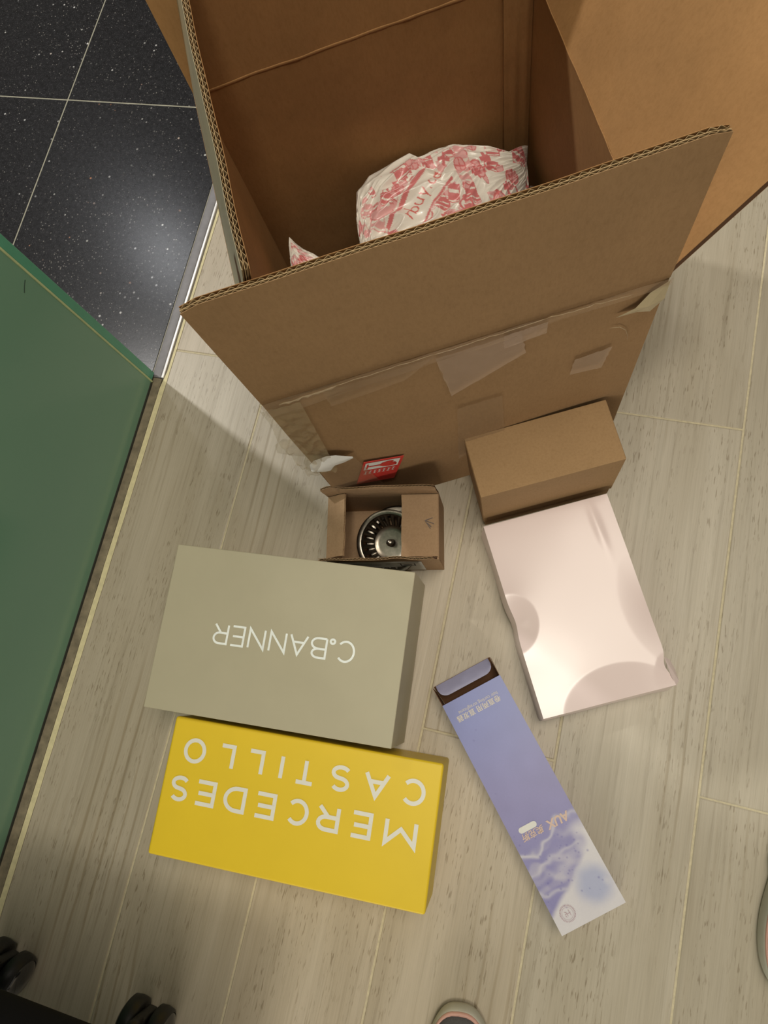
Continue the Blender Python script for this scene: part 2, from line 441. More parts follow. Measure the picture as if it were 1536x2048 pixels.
# ---- the large carton ------------------------------------------------------
BL, BW, BH, BT = 0.3286, 0.3277, 0.3398, 0.0052
big = empty('open_carton', (0.3334, 0.1765, 0.0005), 0.4737,
            'large open brown corrugated carton with upright flaps and torn tape, holding white and pink mailers', 'cardboard box')
bm = bmesh.new()
def grid_wall(bm, f, na, nb, mi):
    g = [[bm.verts.new(f(i / na, j / nb)) for j in range(nb + 1)] for i in range(na + 1)]
    for i in range(na):
        for j in range(nb):
            q = bm.faces.new((g[i][j], g[i + 1][j], g[i + 1][j + 1], g[i][j + 1])); q.material_index = mi
def dent(a, b, seed): return 0.0016 * nz(a * 3 + seed, b * 3, seed) * math.sin(PI * min(1, max(0, b)))
T = BT
# outer skins (slightly bulging), inner skins, rims
grid_wall(bm, lambda s, r: (BL * s, -0.0010 * math.sin(PI * s) * math.sin(PI * r) + dent(s, r, 1), BH * r), 16, 14, 0)
grid_wall(bm, lambda s, r: (BL * s, BW + dent(s, r, 2), BH * r), 16, 14, 0)
grid_wall(bm, lambda s, r: (0 - dent(s, r, 3), BW * s, BH * r), 16, 14, 0)
grid_wall(bm, lambda s, r: (BL + 0.004 * math.sin(PI * r) * math.sin(PI * s) , BW * s, BH * r), 16, 14, 0)
grid_wall(bm, lambda s, r: (T + (BL - 2 * T) * s, T + dent(s, r, 5) * .5, T + (BH - T) * r), 16, 14, 1)
grid_wall(bm, lambda s, r: (T + (BL - 2 * T) * s, BW - T - dent(s, r, 6), T + (BH - T) * r), 16, 14, 1)
grid_wall(bm, lambda s, r: (T, T + (BW - 2 * T) * s, T + (BH - T) * r), 16, 14, 1)
grid_wall(bm, lambda s, r: (BL - T, T + (BW - 2 * T) * s, T + (BH - T) * r), 16, 14, 1)
grid_wall(bm, lambda s, r: (BL * s, BW * r, 0), 1, 1, 0)
grid_wall(bm, lambda s, r: (T + (BL - 2 * T) * s, T + (BW - 2 * T) * r, T), 1, 1, 1)
for (a, b, c, d) in ((0, BL, 0, T), (0, BL, BW - T, BW), (0, T, T, BW - T), (BL - T, BL, T, BW - T)):
    f = bm.faces.new([bm.verts.new(q) for q in ((a, c, BH), (b, c, BH), (b, d, BH), (a, d, BH))]); f.material_index = 1
bm_obj('box_body', bm, [KRAFT_OUT, KRAFT_IN], big)
FL = 0.1515
MB = [KRAFT_OUT, KRAFT_IN, FLUTE, CAVITY_SHADE]
corr_panel('front_flap', (0.0002, BT / 2 - 0.0008, BH - 0.001), (1, 0, 0), (0, -0.030, 1), BL - 0.0002, FL, BT, big, MB, bow=0.0010, rag=0.0008, corner=0.010, seed=3)
corr_panel('left_flap', (BT / 2, BW - 0.001, BH - 0.001), (0, -1, 0), (0.272, 0, 0.962), BW - 0.003, 0.1665, BT, big, [TAPED, KRAFT_IN, FLUTE, CAVITY_SHADE], bow=0.0005, rag=0.0015, corner=0.006, seed=9)
corr_panel('right_flap', (BL - BT / 2, 0.0015, BH - 0.001), (0, 1, 0), (0.535, 0, 0.845), BW - 0.003, 0.165, BT, big, MB, bow=0.002, rag=0.002, seed=14)
corr_panel('back_flap', (BL - 0.0005, BW - BT / 2, BH - 0.001), (-1, 0, 0), (0, 0.05, 1), BL - 0.001, 0.164, BT, big, MB, bow=0.002, rag=0.0015, seed=21)
for o_, lb in (('front_flap', 'front flap standing upright, smooth brown outside'), ('right_flap', 'right flap folded outward, warm brown inner side up')):
    bpy.data.objects[o_]['label'] = lb

def ribbon(name, pts, half, m, parent, lift=0.0):
    bm = bmesh.new(); pv = None
    for p_, d_ in zip(pts, half):
        q = [bm.verts.new(Vector(p_) + Vector(d_)), bm.verts.new(Vector(p_) - Vector(d_))]
        if pv: bm.faces.new((pv[0], q[0], q[1], pv[1]))
        pv = q
    return bm_obj(name, bm, m, parent, True)
# pressed scores between walls and flaps on the inside, as raised folds
def score(name, p0, p1, r, ax, seed):
    bm = bmesh.new(); p0 = Vector(p0); p1 = Vector(p1); d = (p1 - p0).normalized(); ax = Vector(ax).normalized(); up = d.cross(ax)
    pv = None; n = 50
    for i in range(n + 1):
        c = p0.lerp(p1, i / n) + up * 0.0012 * nz(i * .16, seed) + ax * 0.0005 * nz(i * .3, seed + 4)
        rr = r * (1 + 0.35 * nz(i * .35, seed + 9))
        q = [bm.verts.new(c + ax * rr * math.cos(a) * 0.45 + up * rr * math.sin(a) * 1.5) for a in [2 * PI * k / 8 for k in range(8)]]
        if pv:
            for k in range(8): bm.faces.new((pv[k], pv[(k + 1) % 8], q[(k + 1) % 8], q[k]))
        pv = q
    return bm_obj(name, bm, KRAFT_IN, big, True)
score('fold_crease', (T, BW - T, BH), (BL - T, BW - T, BH), 0.0011, (0, -1, 0), 1)
score('fold_crease', (BL - T, T, BH), (BL - T, BW - T, BH), 0.0010, (-1, 0, 0), 2)
# manufacturer's joint: glued tab running down the back wall near the right corner
bm = bmesh.new()
g0, g1 = 0.2945, BL - T - 0.0004
def tabf(s, r):
    x = g0 + (g1 - g0) * s; z = 0.01 + (BH + 0.12 - 0.01) * r
    y = BW - T - 0.0022 - 0.0022 * (math.cos(s * PI * 5) * 0.5 + 0.5) * (0.4 + 0.6 * s) + 0.0006 * nz(s * 3, r * 14)
    if z > BH: y += 0.05 * (z - BH)
    return (x, y, z)
grid_wall(bm, tabf, 16, 60, 0)
grid_wall(bm, lambda s, r: (g0 - 0.0008 * (1 - s), BW - T + 0.0002 - 0.002 * s, 0.01 + (BH + 0.11) * r), 1, 30, 0)
bm_obj('joint_tab', bm, KRAFT_IN, big, True)

# tapes on the front
def patch(name, poly, m, parent, y=-0.0035, amp=0.0006, seed=0, n=(18, 8)):
    """poly: 4 corners (u,z) tl,tr,br,bl on the carton front, gently wrinkled"""
    bm = bmesh.new(); tl, tr, br, bl = [Vector(q) for q in poly]
    def f(s, r):
        p_ = tl.lerp(tr, s).lerp(bl.lerp(br, s), r)
        e_ = 0.0012 * nz(s * 14 + seed, r * 9, 2)
        yy = y
        if p_.y > BH: yy -= 0.030 * (p_.y - BH)
        return (p_.x + e_, yy - 0.0006 - amp * (0.5 + nz(s * 6 + seed, r * 5, seed)), p_.y + e_)
    grid_wall(bm, f, n[0], n[1], 0)
    return bm_obj(name, bm, m, parent, True)
patch('packing_tape', [(0.0, .3455), (0.3286, .3440), (0.3286, .3350), (0.0, .3200)], TAPE, big, seed=1, amp=0.0012, n=(60, 6))
patch('packing_tape', [(0.143, .3320), (0.2120, .3330), (0.2170, .2950), (0.1500, .2550)], TAPE_PALE, big, seed=2)
patch('packing_tape', [(0.198, .3360), (0.2330, .3370), (0.2330, .3200), (0.1980, .3150)], TAPE_PALE, big, y=-0.0042, seed=3)
patch('packing_tape', [(0.153, .2230), (0.1960, .2230), (0.1985, .1200), (0.1450, .0850)], TAPE, big, seed=4)
patch('packing_tape', [(0.050, .3350), (0.1420, .3360), (0.1150, .3120), (0.0500, .3060)], TAPE, big, seed=7)
patch('packing_tape', [(0.262, .2520), (0.2950, .2560), (0.2900, .2180), (0.2600, .2230)], TAPE_PALE, big, seed=8)
# folded tape lips along the upper fold, highlight put into their pale colour
def lip(pts, r, m, name='tape_fold_highlight'):
    bm = bmesh.new(); pv = None
    for i, (u_, z_) in enumerate(pts):
        rr = r * (0.5 + 0.9 * abs(math.sin(i * 1.7 + r * 900))) * (0.3 if i in (0, len(pts) - 1) else 1)
        q = [bm.verts.new((u_ + 0.2 * rr * math.sin(a), -0.0030 - rr * (1.0 + math.cos(a)) * 0.6, z_ + rr * math.sin(a))) for a in [2 * PI * k / 6 for k in range(6)]]
        if pv:
            for k in range(6): bm.faces.new((pv[k], pv[(k + 1) % 6], q[(k + 1) % 6], q[k]))
        pv = q
    return bm_obj(name, bm, m, big, True)
LIP = simple('tape_highlight', (0.44, 0.33, 0.20), 0.3, 0.12, nscale=300)
def lerp_pts(a, b, n, amp, seed):
    return [(a[0] + (b[0] - a[0]) * i / n, a[1] + (b[1] - a[1]) * i / n + amp * nz(i * .5, seed)) for i in range(n + 1)]
lip(lerp_pts((0.013, 0.3345), (0.062, 0.3365), 12, .002, 1), 0.0012, LIP)
lip(lerp_pts((0.060, 0.3370), (0.142, 0.3380), 14, .002, 2), 0.0004, LIP)
lip(lerp_pts((0.142, 0.3370), (0.232, 0.3390), 18, .002, 3), 0.0004, LIP)
lip(lerp_pts((0.232, 0.3390), (0.300, 0.3350), 16, .003, 5), 0.0004, LIP)
lip([(0.143, .332), (0.1445, .31), (0.147, .285), (0.150, .262)], 0.0004, LIP)
lip([(0.288, .290), (0.297, .287), (0.3035, .278), (0.3065, .268), (0.3085, .256)], 0.0004, LIP)
# torn cream tape triangle, upper right
bm = bmesh.new()
pts = [(0.2900, .3080), (0.3040, .3170), (0.3140, .3300), (0.3275, .3400), (0.3265, .3180), (0.3190, .3010), (0.3080, .3040)]
vs = [bm.verts.new((a, -0.0046 - 0.0015 * math.sin(i * 1.9), b)) for i, (a, b) in enumerate(pts)]
cv = bm.verts.new((0.314, -0.0066, 0.314))
for i in range(len(vs)): bm.faces.new((vs[i], vs[(i + 1) % len(vs)], cv))
bm_obj('torn_tape', bm, simple('cream_tape', (0.44, 0.36, 0.22), 0.35, 0.08), big)
# crumpled tape hanging on the left front corner
bm = bmesh.new()
def crump(s, r):
    z = 0.333 - 0.165 * r; wv = 0.034 * (1 - 0.25 * r)
    u_ = -0.004 + wv * s
    amp = 0.0030 * (0.4 + sm(r * 2)) * (1 - 0.6 * s)
    return (u_ - 0.0055 * sm((r - .1) * 3) * (1 - s), -0.0050 - amp * (1 + 1.6 * nz(s * 5, r * 15, 3)) + 0.0035 * (1 - s) * (1 - s), z + 0.004 * nz(s * 4, r * 8, 8))
grid_wall(bm, crump, 16, 46, 0)
bm_obj('crumpled_tape', bm, TAPE_CRUMPLE, big, False)
def shard(name, pts3, m, mid):
    bm = bmesh.new(); vs = [bm.verts.new(q) for q in pts3]; c = bm.verts.new(mid)
    for i in range(len(vs)): bm.faces.new((vs[i], vs[(i + 1) % len(vs)], c))
    return bm_obj(name, bm, m, big)
shard('crumpled_tape', [(0.004, -.004, .262), (-0.004, -.004, .272), (-0.0145, -.003, .262), (-0.018, -.004, .246), (-0.010, -.004, .232), (0.003, -.006, .222), (0.008, -.007, .235)], TAPE_CRUMPLE, (-0.006, -.010, .248))
shard('crumpled_tape', [(0.016, -.006, .214), (0.004, -.005, .224), (-0.004, -.004, .206), (-0.006, -.006, .190), (0.002, -.010, .180), (0.012, -.008, .192)], TAPE_CRUMPLE, (0.004, -.014, .203))
# torn white label curling off the corner
bm = bmesh.new()
top = [(0.000, .1990), (0.006, .2060), (0.013, .2090), (0.020, .2080), (0.028, .2040), (0.036, .1960), (0.042, .1870)]
bot = [(0.000, .1940), (0.0035, .1800), (0.009, .1690), (0.014, .1690), (0.021, .1770), (0.031, .1800), (0.042, .1868)]
pv = None
for i, (a, b) in enumerate(zip(top, bot)):
    q = []
    for r in (0, .33, .66, 1):
        x = a[0] + (b[0] - a[0]) * r; z = a[1] + (b[1] - a[1]) * r + 0.0012 * math.sin(i * 2.3 + r * 5)
        q.append(bm.verts.new((x, -0.0060 - 0.007 * math.sin(r * PI) * (1 - i / 7), z)))
    if pv:
        for k in range(3): bm.faces.new((pv[k], q[k], q[k + 1], pv[k + 1]))
    pv = q
bm_obj('torn_label', bm, simple('torn_label_white', (0.80, 0.80, 0.78), 0.55, 0.05), big, True)['label'] = 'torn white label remnant'
patch('packing_tape', [(0.003, .168), (0.0420, .1860), (0.0560, .0700), (0.0020, .0600)], TAPE, big, seed=11)
# fragile sticker with the red glass, rotated on the carton front
st_o = Vector((0.0475, -0.0022, 0.1540)); sa = math.radians(-19)
SU = Vector((math.cos(sa), 0, math.sin(sa))); SV = Vector((math.sin(sa), 0, -math.cos(sa)))   # right, down
def stk(x, y, z=0.0): return st_o + SU * x + SV * y + Vector((0, -z, 0))
def flat_poly(name, pts, m, parent, fmap, z):
    bm = bmesh.new(); f = bm.faces.new([bm.verts.new(fmap(a, b, z)) for a, b in pts]); bmesh.ops.triangulate(bm, faces=[f])
    return bm_obj(name, bm, m, parent)
bm = bmesh.new()
fr = [(0, 0), (.044, 0), (.044, .062), (0, .062)]
a_ = [bm.verts.new(stk(x, y, 0.0008)) for x, y in fr]; b_ = [bm.verts.new(stk(x, y, 0)) for x, y in fr]
bm.faces.new(a_)
for i in range(4): bm.faces.new((a_[i], a_[(i + 1) % 4], b_[(i + 1) % 4], b_[i]))
sticker = bm_obj('fragile_sticker', bm, PRINT_RED, big); sticker['label'] = 'red and white sticker with a cracked wine glass'
flat_poly('white_panel', [(.0025, .0025), (.0405, .0025), (.0405, .0215), (.0025, .0215)], PAPER_W, sticker, stk, 0.0011)
glass = [(.0045, .0060), (.0062, .0060), (.0066, .0112), (.0190, .0108), (.0215, .0070), (.0270, .0048), (.0330, .0046), (.0340, .0075), (.0315, .0085), (.0365, .0100), (.0345, .0120), (.0385, .0130), (.0385, .0185), (.0300, .0192), (.0235, .0178), (.0190, .0140), (.0066, .0136), (.0062, .0186), (.0045, .0186)]
flat_poly('wine_glass_mark', glass, PRINT_RED, sticker, stk, 0.0014)
bm = bmesh.new()
for k in range(7):      # rows of pale lettering under the picture
    for ln_ in [((.004 + .0052 * k, .0255), (.0075 + .0052 * k, .0255)), ((.0057 + .0052 * k, .0255), (.0057 + .0052 * k, .0335)), ((.004 + .0052 * k, .0295), (.0075 + .0052 * k, .0295)), ((.004 + .0052 * k, .0335), (.0075 + .0052 * k, .0335))]:
        stroke_mesh(bm, ln_, 0.0007, 0.0012, stk)
me = bpy.data.meshes.new('lettering'); bm.to_mesh(me); bm.free(); me.materials.append(PAPER_W)
o = bpy.data.objects.new('lettering', me); C.objects.link(o); o.parent = sticker

# ================================================================== MAILERS INSIDE THE CARTON
RED = (0.64, 0.20, 0.20); PINK = (0.76, 0.42, 0.41); CREAM = (0.80, 0.76, 0.68)
LG = {'r': [[(0, 0), (0, .5)], [(0, .3), (.12, .46), (.3, .48)]], 'b': [[(0, 0), (0, .9)], arc(.22, .24, .22, .24, 0, 360, 14)],
      'u': [[(0, .5), (0, .18)] + arc(.19, .18, .19, .18, 180, 360, 8) + [(.38, .5)], [(.38, .5), (.38, 0)]],
      'y': [[(0, .5), (.2, .02)], [(.4, .5), (.1, -.28)]], '.': [[(.05, 0), (.05, .05)]],
      'c': [arc(.22, .24, .22, .24, 45, 315, 12)], 'o': [arc(.22, .24, .22, .24, 0, 360, 14)]}
def text_segments(txt, org, ang, size):
    segs = []; x = 0; ca, sa_ = math.cos(ang), math.sin(ang)
    for ch in txt:
        for st in LG[ch]:
            for a, b in zip(st[:-1], st[1:]):
                f = lambda q: (org[0] + ((x + q[0]) * ca - q[1] * sa_) * size, org[1] + ((x + q[0]) * sa_ + q[1] * ca) * size)
                segs.append((f(a), f(b)))
        x += 0.3 if ch == '.' else (0.42 if ch == 'r' else 0.62)
    return segs
def seg_d(p, a, b):
    ax, ay = a; bx, by = b; dx, dy = bx - ax, by - ay; L2 = dx * dx + dy * dy + 1e-12
    t_ = max(0, min(1, ((p[0] - ax) * dx + (p[1] - ay) * dy) / L2))
    return math.hypot(p[0] - ax - t_ * dx, p[1] - ay - t_ * dy)
def mailer(label, top, bot, zf, puff, na, nb, seed, rim=0.10, text=None, name='poly_mailer'):
    """top/bot: polylines (u,v) carton-local for the back and front edge of the bag."""
    rnd = random.Random(seed)
    def along(pl, s):
        d = [0]
        for a, b in zip(pl[:-1], pl[1:]): d.append(d[-1] + math.hypot(b[0] - a[0], b[1] - a[1]))
        x = s * d[-1]
        for i in range(len(pl) - 1):
            if x <= d[i + 1] + 1e-9:
                k = (x - d[i]) / (d[i + 1] - d[i] + 1e-12); return (pl[i][0] + (pl[i + 1][0] - pl[i][0]) * k, pl[i][1] + (pl[i + 1][1] - pl[i][1]) * k)
        return pl[-1]
    icons = []
    for _ in range(620):
        icons.append((rnd.uniform(-.08, 0.26), rnd.uniform(0, 0.24), rnd.uniform(.0025, .0085), rnd.uniform(.003, .010), rnd.choice('rrecohr'), rnd.uniform(-.3, .3), rnd.choice((RED, RED, PINK))))
    segs = text_segments(*text) if text else []
    verts, cols, faces = [], [], []
    tops = [along(top, i / na) for i in range(na + 1)]; bots = [along(bot, i / na) for i in range(na + 1)]
    for i in range(na + 1):
        s = i / na
        for j in range(nb + 1):
            r = j / nb
            u_ = tops[i][0] + (bots[i][0] - tops[i][0]) * r; v_ = tops[i][1] + (bots[i][1] - tops[i][1]) * r
            env = (1 - abs(2 * s - 1) ** 3.5) ** 0.6 * (1 - abs(2 * min(r, .95) - 1) ** 4) ** 0.6 if 0 < s < 1 else 0
            # creases: ridged noise stretched along the bag, stronger at its left end
            rd = 1 - abs(nz(s * 7 + seed, r * 16 + 1.5 * nz(s * 4, r * 4, seed), 3)) * 2.2
            rd2 = 1 - abs(nz(s * 18 + seed, r * 26, 9)) * 2.0
            edge = math.exp(-((s - .05) / .14) ** 2)
            z_ = zf(s, r) + puff * env + 0.0040 * rd * (0.4 + env) + 0.0020 * rd2 * (0.15 + 1.8 * edge) + 0.003 * nz(s * 3, r * 3, seed)
            verts.append((u_, v_, z_))
            col = CREAM
            if r > rim * (1 + 0.25 * math.sin(s * 9)) and 0.012 < s < 0.975:
                x, y = u_, v_
                for (ix, iy, rx, ry, k, an, c) in icons:
                    dx, dy = x - ix - 0.08, y - iy - 0.10
                    if abs(dx) > .02 or abs(dy) > .02: continue
                    a = dx * math.cos(an) + dy * math.sin(an); b = -dx * math.sin(an) + dy * math.cos(an)
                    if k == 'r':
                        q = max(abs(a) / rx, abs(b) / ry)
                        if q < 1: col = c if (q > .86 or int((b / ry + 1) * 3) % 3) else CREAM
                    elif k == 'e':
                        q = math.hypot(a / rx, b / ry)
                        if q < 1: col = PINK if q < .82 else RED
                    elif k == 'c':
                        q = math.hypot(a / rx, b / rx)
                        if q < 1: col = RED if (q > .8 or abs(a) < .0006 or abs(b) < .0006) else PINK
                    elif k == 'o':
                        q = math.hypot(a / rx, b / rx)
                        if .7 < q < 1: col = RED
                    else:
                        if abs(a) < rx and abs(b) < ry * .35: col = c
                        elif abs(a) < rx * .25 and abs(b) < ry: col = c
                if text:
                    org, an_ = text[1], text[2]
                    dx, dy = x - org[0], y - org[1]; a = dx * math.cos(an_) + dy * math.sin(an_); b = -dx * math.sin(an_) + dy * math.cos(an_)
                    if -.02 < a < .062 and -.013 < b < .024:
                        col = CREAM
                        if abs(b + .0112) < .0012 or abs(b - .0200) < .0022: col = RED
                        if -.009 < b < .020 and min(seg_d((x, y), q0, q1) for q0, q1 in segs) < .0008: col = (0.66, 0.16, 0.14)
            cols.append(col)
    for i in range(na):
        for j in range(nb):
            k = i * (nb + 1) + j; faces.append((k, k + nb + 1, k + nb + 2, k + 1))
    # underside
    nv = len(verts); N1 = nb + 1
    for i in range(na + 1):
        for j in (0, nb): pass
    step = 10
    ids = {}
    for ii, i in enumerate(range(0, na + 1, step)):
        for jj, j in enumerate(range(0, nb + 1, step)):
            k = i * N1 + j; x, y, z_ = verts[k]
            edgev = i in (0, na) or j in (0, nb)
            ids[ii, jj] = len(verts); verts.append((x, y, z_ - (0.0008 if edgev else 0.02 + puff * .6))); cols.append(CREAM)
    for ii in range(na // step):
        for jj in range(nb // step):
            faces.append((ids[ii, jj], ids[ii, jj + 1], ids[ii + 1, jj + 1], ids[ii + 1, jj]))
    o = mesh_obj(name, verts, faces, MAIL, None, True, cols)
    o.matrix_world = Matrix.Translation(big.location) @ Matrix.Rotation(0.4737, 4, 'Z')
    o['label'] = label; o['category'] = 'mailer bag'; return o
MAIL = attr_mat('poly_mailer_print', 'col', 0.30, 0.5, 0.15)
top1 = [(0.106, .232), (0.110, .262), (0.118, .290), (0.136, .305), (0.172, .316), (0.183, .3195), (0.190, .312), (0.215, .317), (0.232, .3195), (0.250, .314), (0.268, .308), (0.288, .292), (0.316, .300)]
bot1 = [(0.104, .165), (0.11, .14), (0.16, .13), (0.22, .13), (0.26, .15), (0.268, .20), (0.280, .228), (0.294, .246), (0.306, .262), (0.3155, .2985)]
mailer('large crumpled white mailer bag with pink shop drawings, leaning against the carton back wall', top1, bot1,
       lambda s, r: 0.172 - 0.03 * r + 0.012 * math.sin(s * 5), 0.028, 330, 240, 5, 0.11, ('rbuy.co', (0.168, 0.228), math.radians(43), 0.0165))
top2 = [(0.024, .215), (0.027, .240), (0.033, .269), (0.040, .258), (0.054, .244), (0.068, .230), (0.080, .222)]
bot2 = [(0.020, .150), (0.030, .13), (0.05, .12), (0.075, .13), (0.085, .16)]
mailer('small folded corner of a second pink printed mailer, by the carton left wall', top2, bot2,
       lambda s, r: 0.172 + 0.01 * (1 - r) * math.exp(-((s - .38) / .2) ** 2), 0.006, 120, 100, 12, 0.09)
bpy.data.objects['poly_mailer']['group'] = 'mailers in the big carton'; bpy.data.objects['poly_mailer.001']['group'] = 'mailers in the big carton'
# clear plastic bag pieces beside the mailers
PLAST = tape_mat('clear_plastic_bag', (0.30, 0.26, 0.25), 0.30, 0.10, 0.9)
def clear_bag(label, f, na=26, nb=22):
    bm = bmesh.new(); grid_wall(bm, f, na, nb, 0)
    o = bm_obj('clear_plastic_bag', bm, PLAST, None, False)
    o.matrix_world = Matrix.Translation(big.location) @ Matrix.Rotation(0.4737, 4, 'Z')
    o['label'] = label; o['category'] = 'plastic bag'; o['group'] = 'clear plastic bags in the big carton'
clear_bag('crinkled clear plastic bag poking up right of the large mailer', lambda s, r: (0.284 + 0.038 * s, 0.15 + 0.085 * r + 0.022 * math.sin(PI * s) , 0.150 + 0.038 * math.sin(PI * s) ** .7 * math.sin(PI * min(1, r + .1)) ** .5 + 0.006 * nz(s * 6, r * 8, 2)))
clear_bag('dark clear plastic bag low between the two pink mailers', lambda s, r: (0.062 + 0.052 * s, 0.13 + 0.082 * r + 0.012 * math.sin(PI * s), 0.150 + 0.018 * math.sin(PI * s) * math.sin(PI * r) + 0.006 * nz(s * 6, r * 8, 7)))
# dark filler: a plain flat parcel under the mailers
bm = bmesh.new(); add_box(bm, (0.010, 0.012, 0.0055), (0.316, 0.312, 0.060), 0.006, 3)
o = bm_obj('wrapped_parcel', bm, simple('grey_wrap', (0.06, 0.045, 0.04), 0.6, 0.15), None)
o.matrix_world = Matrix.Translation(big.location) @ Matrix.Rotation(0.4737, 4, 'Z')
o['label'] = 'dark wrapped parcel filling the carton floor under the mailers'; o['category'] = 'parcel'

# ================================================================== PLAIN BOXES
# tall kraft mailer box
bx = empty('kraft_box', (0.4518, 0.1513, 0.0003), 0.0714, None, None); bx.location = (0.5012, 0.1862, 0.0003); bx.rotation_euler = (0, 0, 0.4518)
bx['label'] = 'plain closed tall kraft box beside the big carton, above the pink box'; bx['category'] = 'cardboard box'
l_, w_, h_ = 0.1513, 0.0675, 0.1311
bm = bmesh.new(); add_box(bm, (0.0012, 0.0012, 0), (l_ - 0.0012, w_ - 0.0012, h_ - 0.010), 0.0008, 2); bm_obj('box_base', bm, KRAFT_SMALL, bx)
bm = bmesh.new(); add_box(bm, (0, 0, h_ - 0.0016), (l_, w_, h_), 0.0007, 2)
add_box(bm, (0, 0, 0.024), (l_, 0.0012, h_ - 0.0012), 0.0004, 1); bm_obj('box_lid', bm, KRAFT_SMALL, bx)
bm = bmesh.new(); add_box(bm, (-0.0006, 0.0025, 0.020), (0.0012, w_ - 0.001, h_ - 0.002), 0.0004, 1); bm_obj('side_flap', bm, cardboard('kraft_side_shaded', (0.26, 0.15, 0.07), 0.05), bx)  # left side in darker kraft, its shade put into the colour
bm = bmesh.new(); add_box(bm, (l_ - 0.0012, 0.001, 0.020), (l_ + 0.0006, w_ - 0.001, h_ - 0.002), 0.0004, 1); bm_obj('side_flap', bm, KRAFT_SMALL, bx)

# taupe shoe box
TAUPE = simple('taupe_paper', (0.46, 0.425, 0.30), 0.5, 0.02, nscale=25, bump=0.02, spec=0.4)
SILVER = simple('silver_print', (0.82, 0.86, 0.84), 0.35, 0.04, metal=0.25, nscale=200)
tb = empty('shoe_box', (0.1853, -0.1017, 0.0003), 0.0789, 0)
tb['label'] = 'matte taupe shoe box with silver lettering, lying above the yellow box'; tb['category'] = 'shoe box'; tb['group'] = 'branded shoe boxes on the floor'
l_, w_, h_ = 0.2759, 0.1816, 0.1001
bm = bmesh.new(); add_box(bm, (0.0020, 0.0020, 0), (l_ - 0.0020, w_ - 0.0020, h_ - 0.004), 0.0008, 2); bm_obj('box_base', bm, TAUPE, tb)
bm = bmesh.new(); add_box(bm, (0, 0, 0.007), (l_, w_, h_), 0.0009, 2); lid = bm_obj('box_lid', bm, TAUPE, tb)
ox, oy = 0.2240, 0.1000
k_ = 0.000123
gl = [('C', 0, 168, -2, 186), ('o', 178, 236, -6, 50), ('B', 250, 400, 0, 184), ('A', 422, 596, 0, 184), ('N', 620, 780, 0, 184), ('N', 815, 975, 0, 184), ('E', 1008, 1138, 0, 184), ('R', 1162, 1305, 0, 184)]
fm = lambda x, y, z: (ox - x, oy - y, z)
word('lettering', [(c, a * k_, b * k_, y0 * k_, y1 * k_) for c, a, b, y0, y1 in gl], 0.0023, h_ + 0.0003, fm, SILVER, lid)['label'] = 'silver upside-down lettering'

# yellow shoe box
YEL = simple('yellow_paper', (0.80, 0.575, 0.025), 0.42, 0.02, nscale=20, spec=0.45)
WHT = simple('white_print', (0.78, 0.78, 0.70), 0.5, 0.03)
yb = empty('shoe_box', (0.2244, -0.2477, 0.0003), 0.0715)
yb['label'] = 'bright yellow shoe box with two lines of white lettering'; yb['category'] = 'shoe box'; yb['group'] = 'branded shoe boxes on the floor'
l_, w_, h_ = 0.3001, 0.1428, 0.0765
bm = bmesh.new(); add_box(bm, (0.0014, 0.0014, 0), (l_ - 0.0014, w_ - 0.0014, h_ - 0.004), 0.0012, 2); bm_obj('box_base', bm, YEL, yb)
bm = bmesh.new(); add_box(bm, (0, 0, 0.004), (l_, w_, h_), 0.0030, 4); lid = bm_obj('box_lid', bm, YEL, yb)
k_ = 0.0002305
m1 = [('M', 0, 148), ('E', 203, 302), ('R', 352, 458), ('C', 497, 605), ('E', 655, 757), ('D', 800, 910), ('E', 950, 1052), ('S', 1083, 1180)]
m2 = [('C', 0, 112), ('A', 163, 283), ('S', 340, 440), ('T', 510, 605), ('I', 655, 690), ('L', 760, 842), ('L', 905, 984), ('O', 1050, 1162)]
fm = lambda x, y, z: (0.2825 - x, 0.0830 - y, z)
word('lettering', [(c, a * k_, b * k_, 0, 0.0262) for c, a, b in m1], 0.0042, h_ + 0.0003, fm, WHT, lid)
fm2 = lambda x, y, z: (0.2855 - x, 0.1235 - y, z)
word('lettering', [(c, a * k_, b * k_, 0, 0.0262) for c, a, b in m2], 0.0042, h_ + 0.0003, fm2, WHT, lid)

# glossy pink box with dents
t = NT('glossy_pink_film'); v = t.mapping('Object')
t.l(t.ramp(t.noise(v, 8, 2), [(0.3, (0.735, 0.610, 0.590)), (0.7, (0.765, 0.640, 0.620))]), t.b.inputs['Base Color'])
t.set(Roughness=0.23, Specular_IOR_Level=0.42); PINKM = t.m
pk_tl, pk_tr, pk_br, pk_bl = Vector((0.5033, 0.1759)), Vector((0.6316, 0.2389)), Vector((0.7308, 0.0465)), Vector((0.6048, -0.0181))
PC = (pk_tl + pk_tr + pk_br + pk_bl) / 4
pb = empty('gift_box', (PC.x, PC.y, 0.0003), 0.0)
pb['label'] = 'glossy pale pink box with a dented, bulging top'; pb['category'] = 'box'
NA, NB = 90, 130
def pk_pos(s, r):      # s across (left to right), r down (far to near)
    return pk_tl.lerp(pk_tr, s).lerp(pk_bl.lerp(pk_br, s), r) - PC
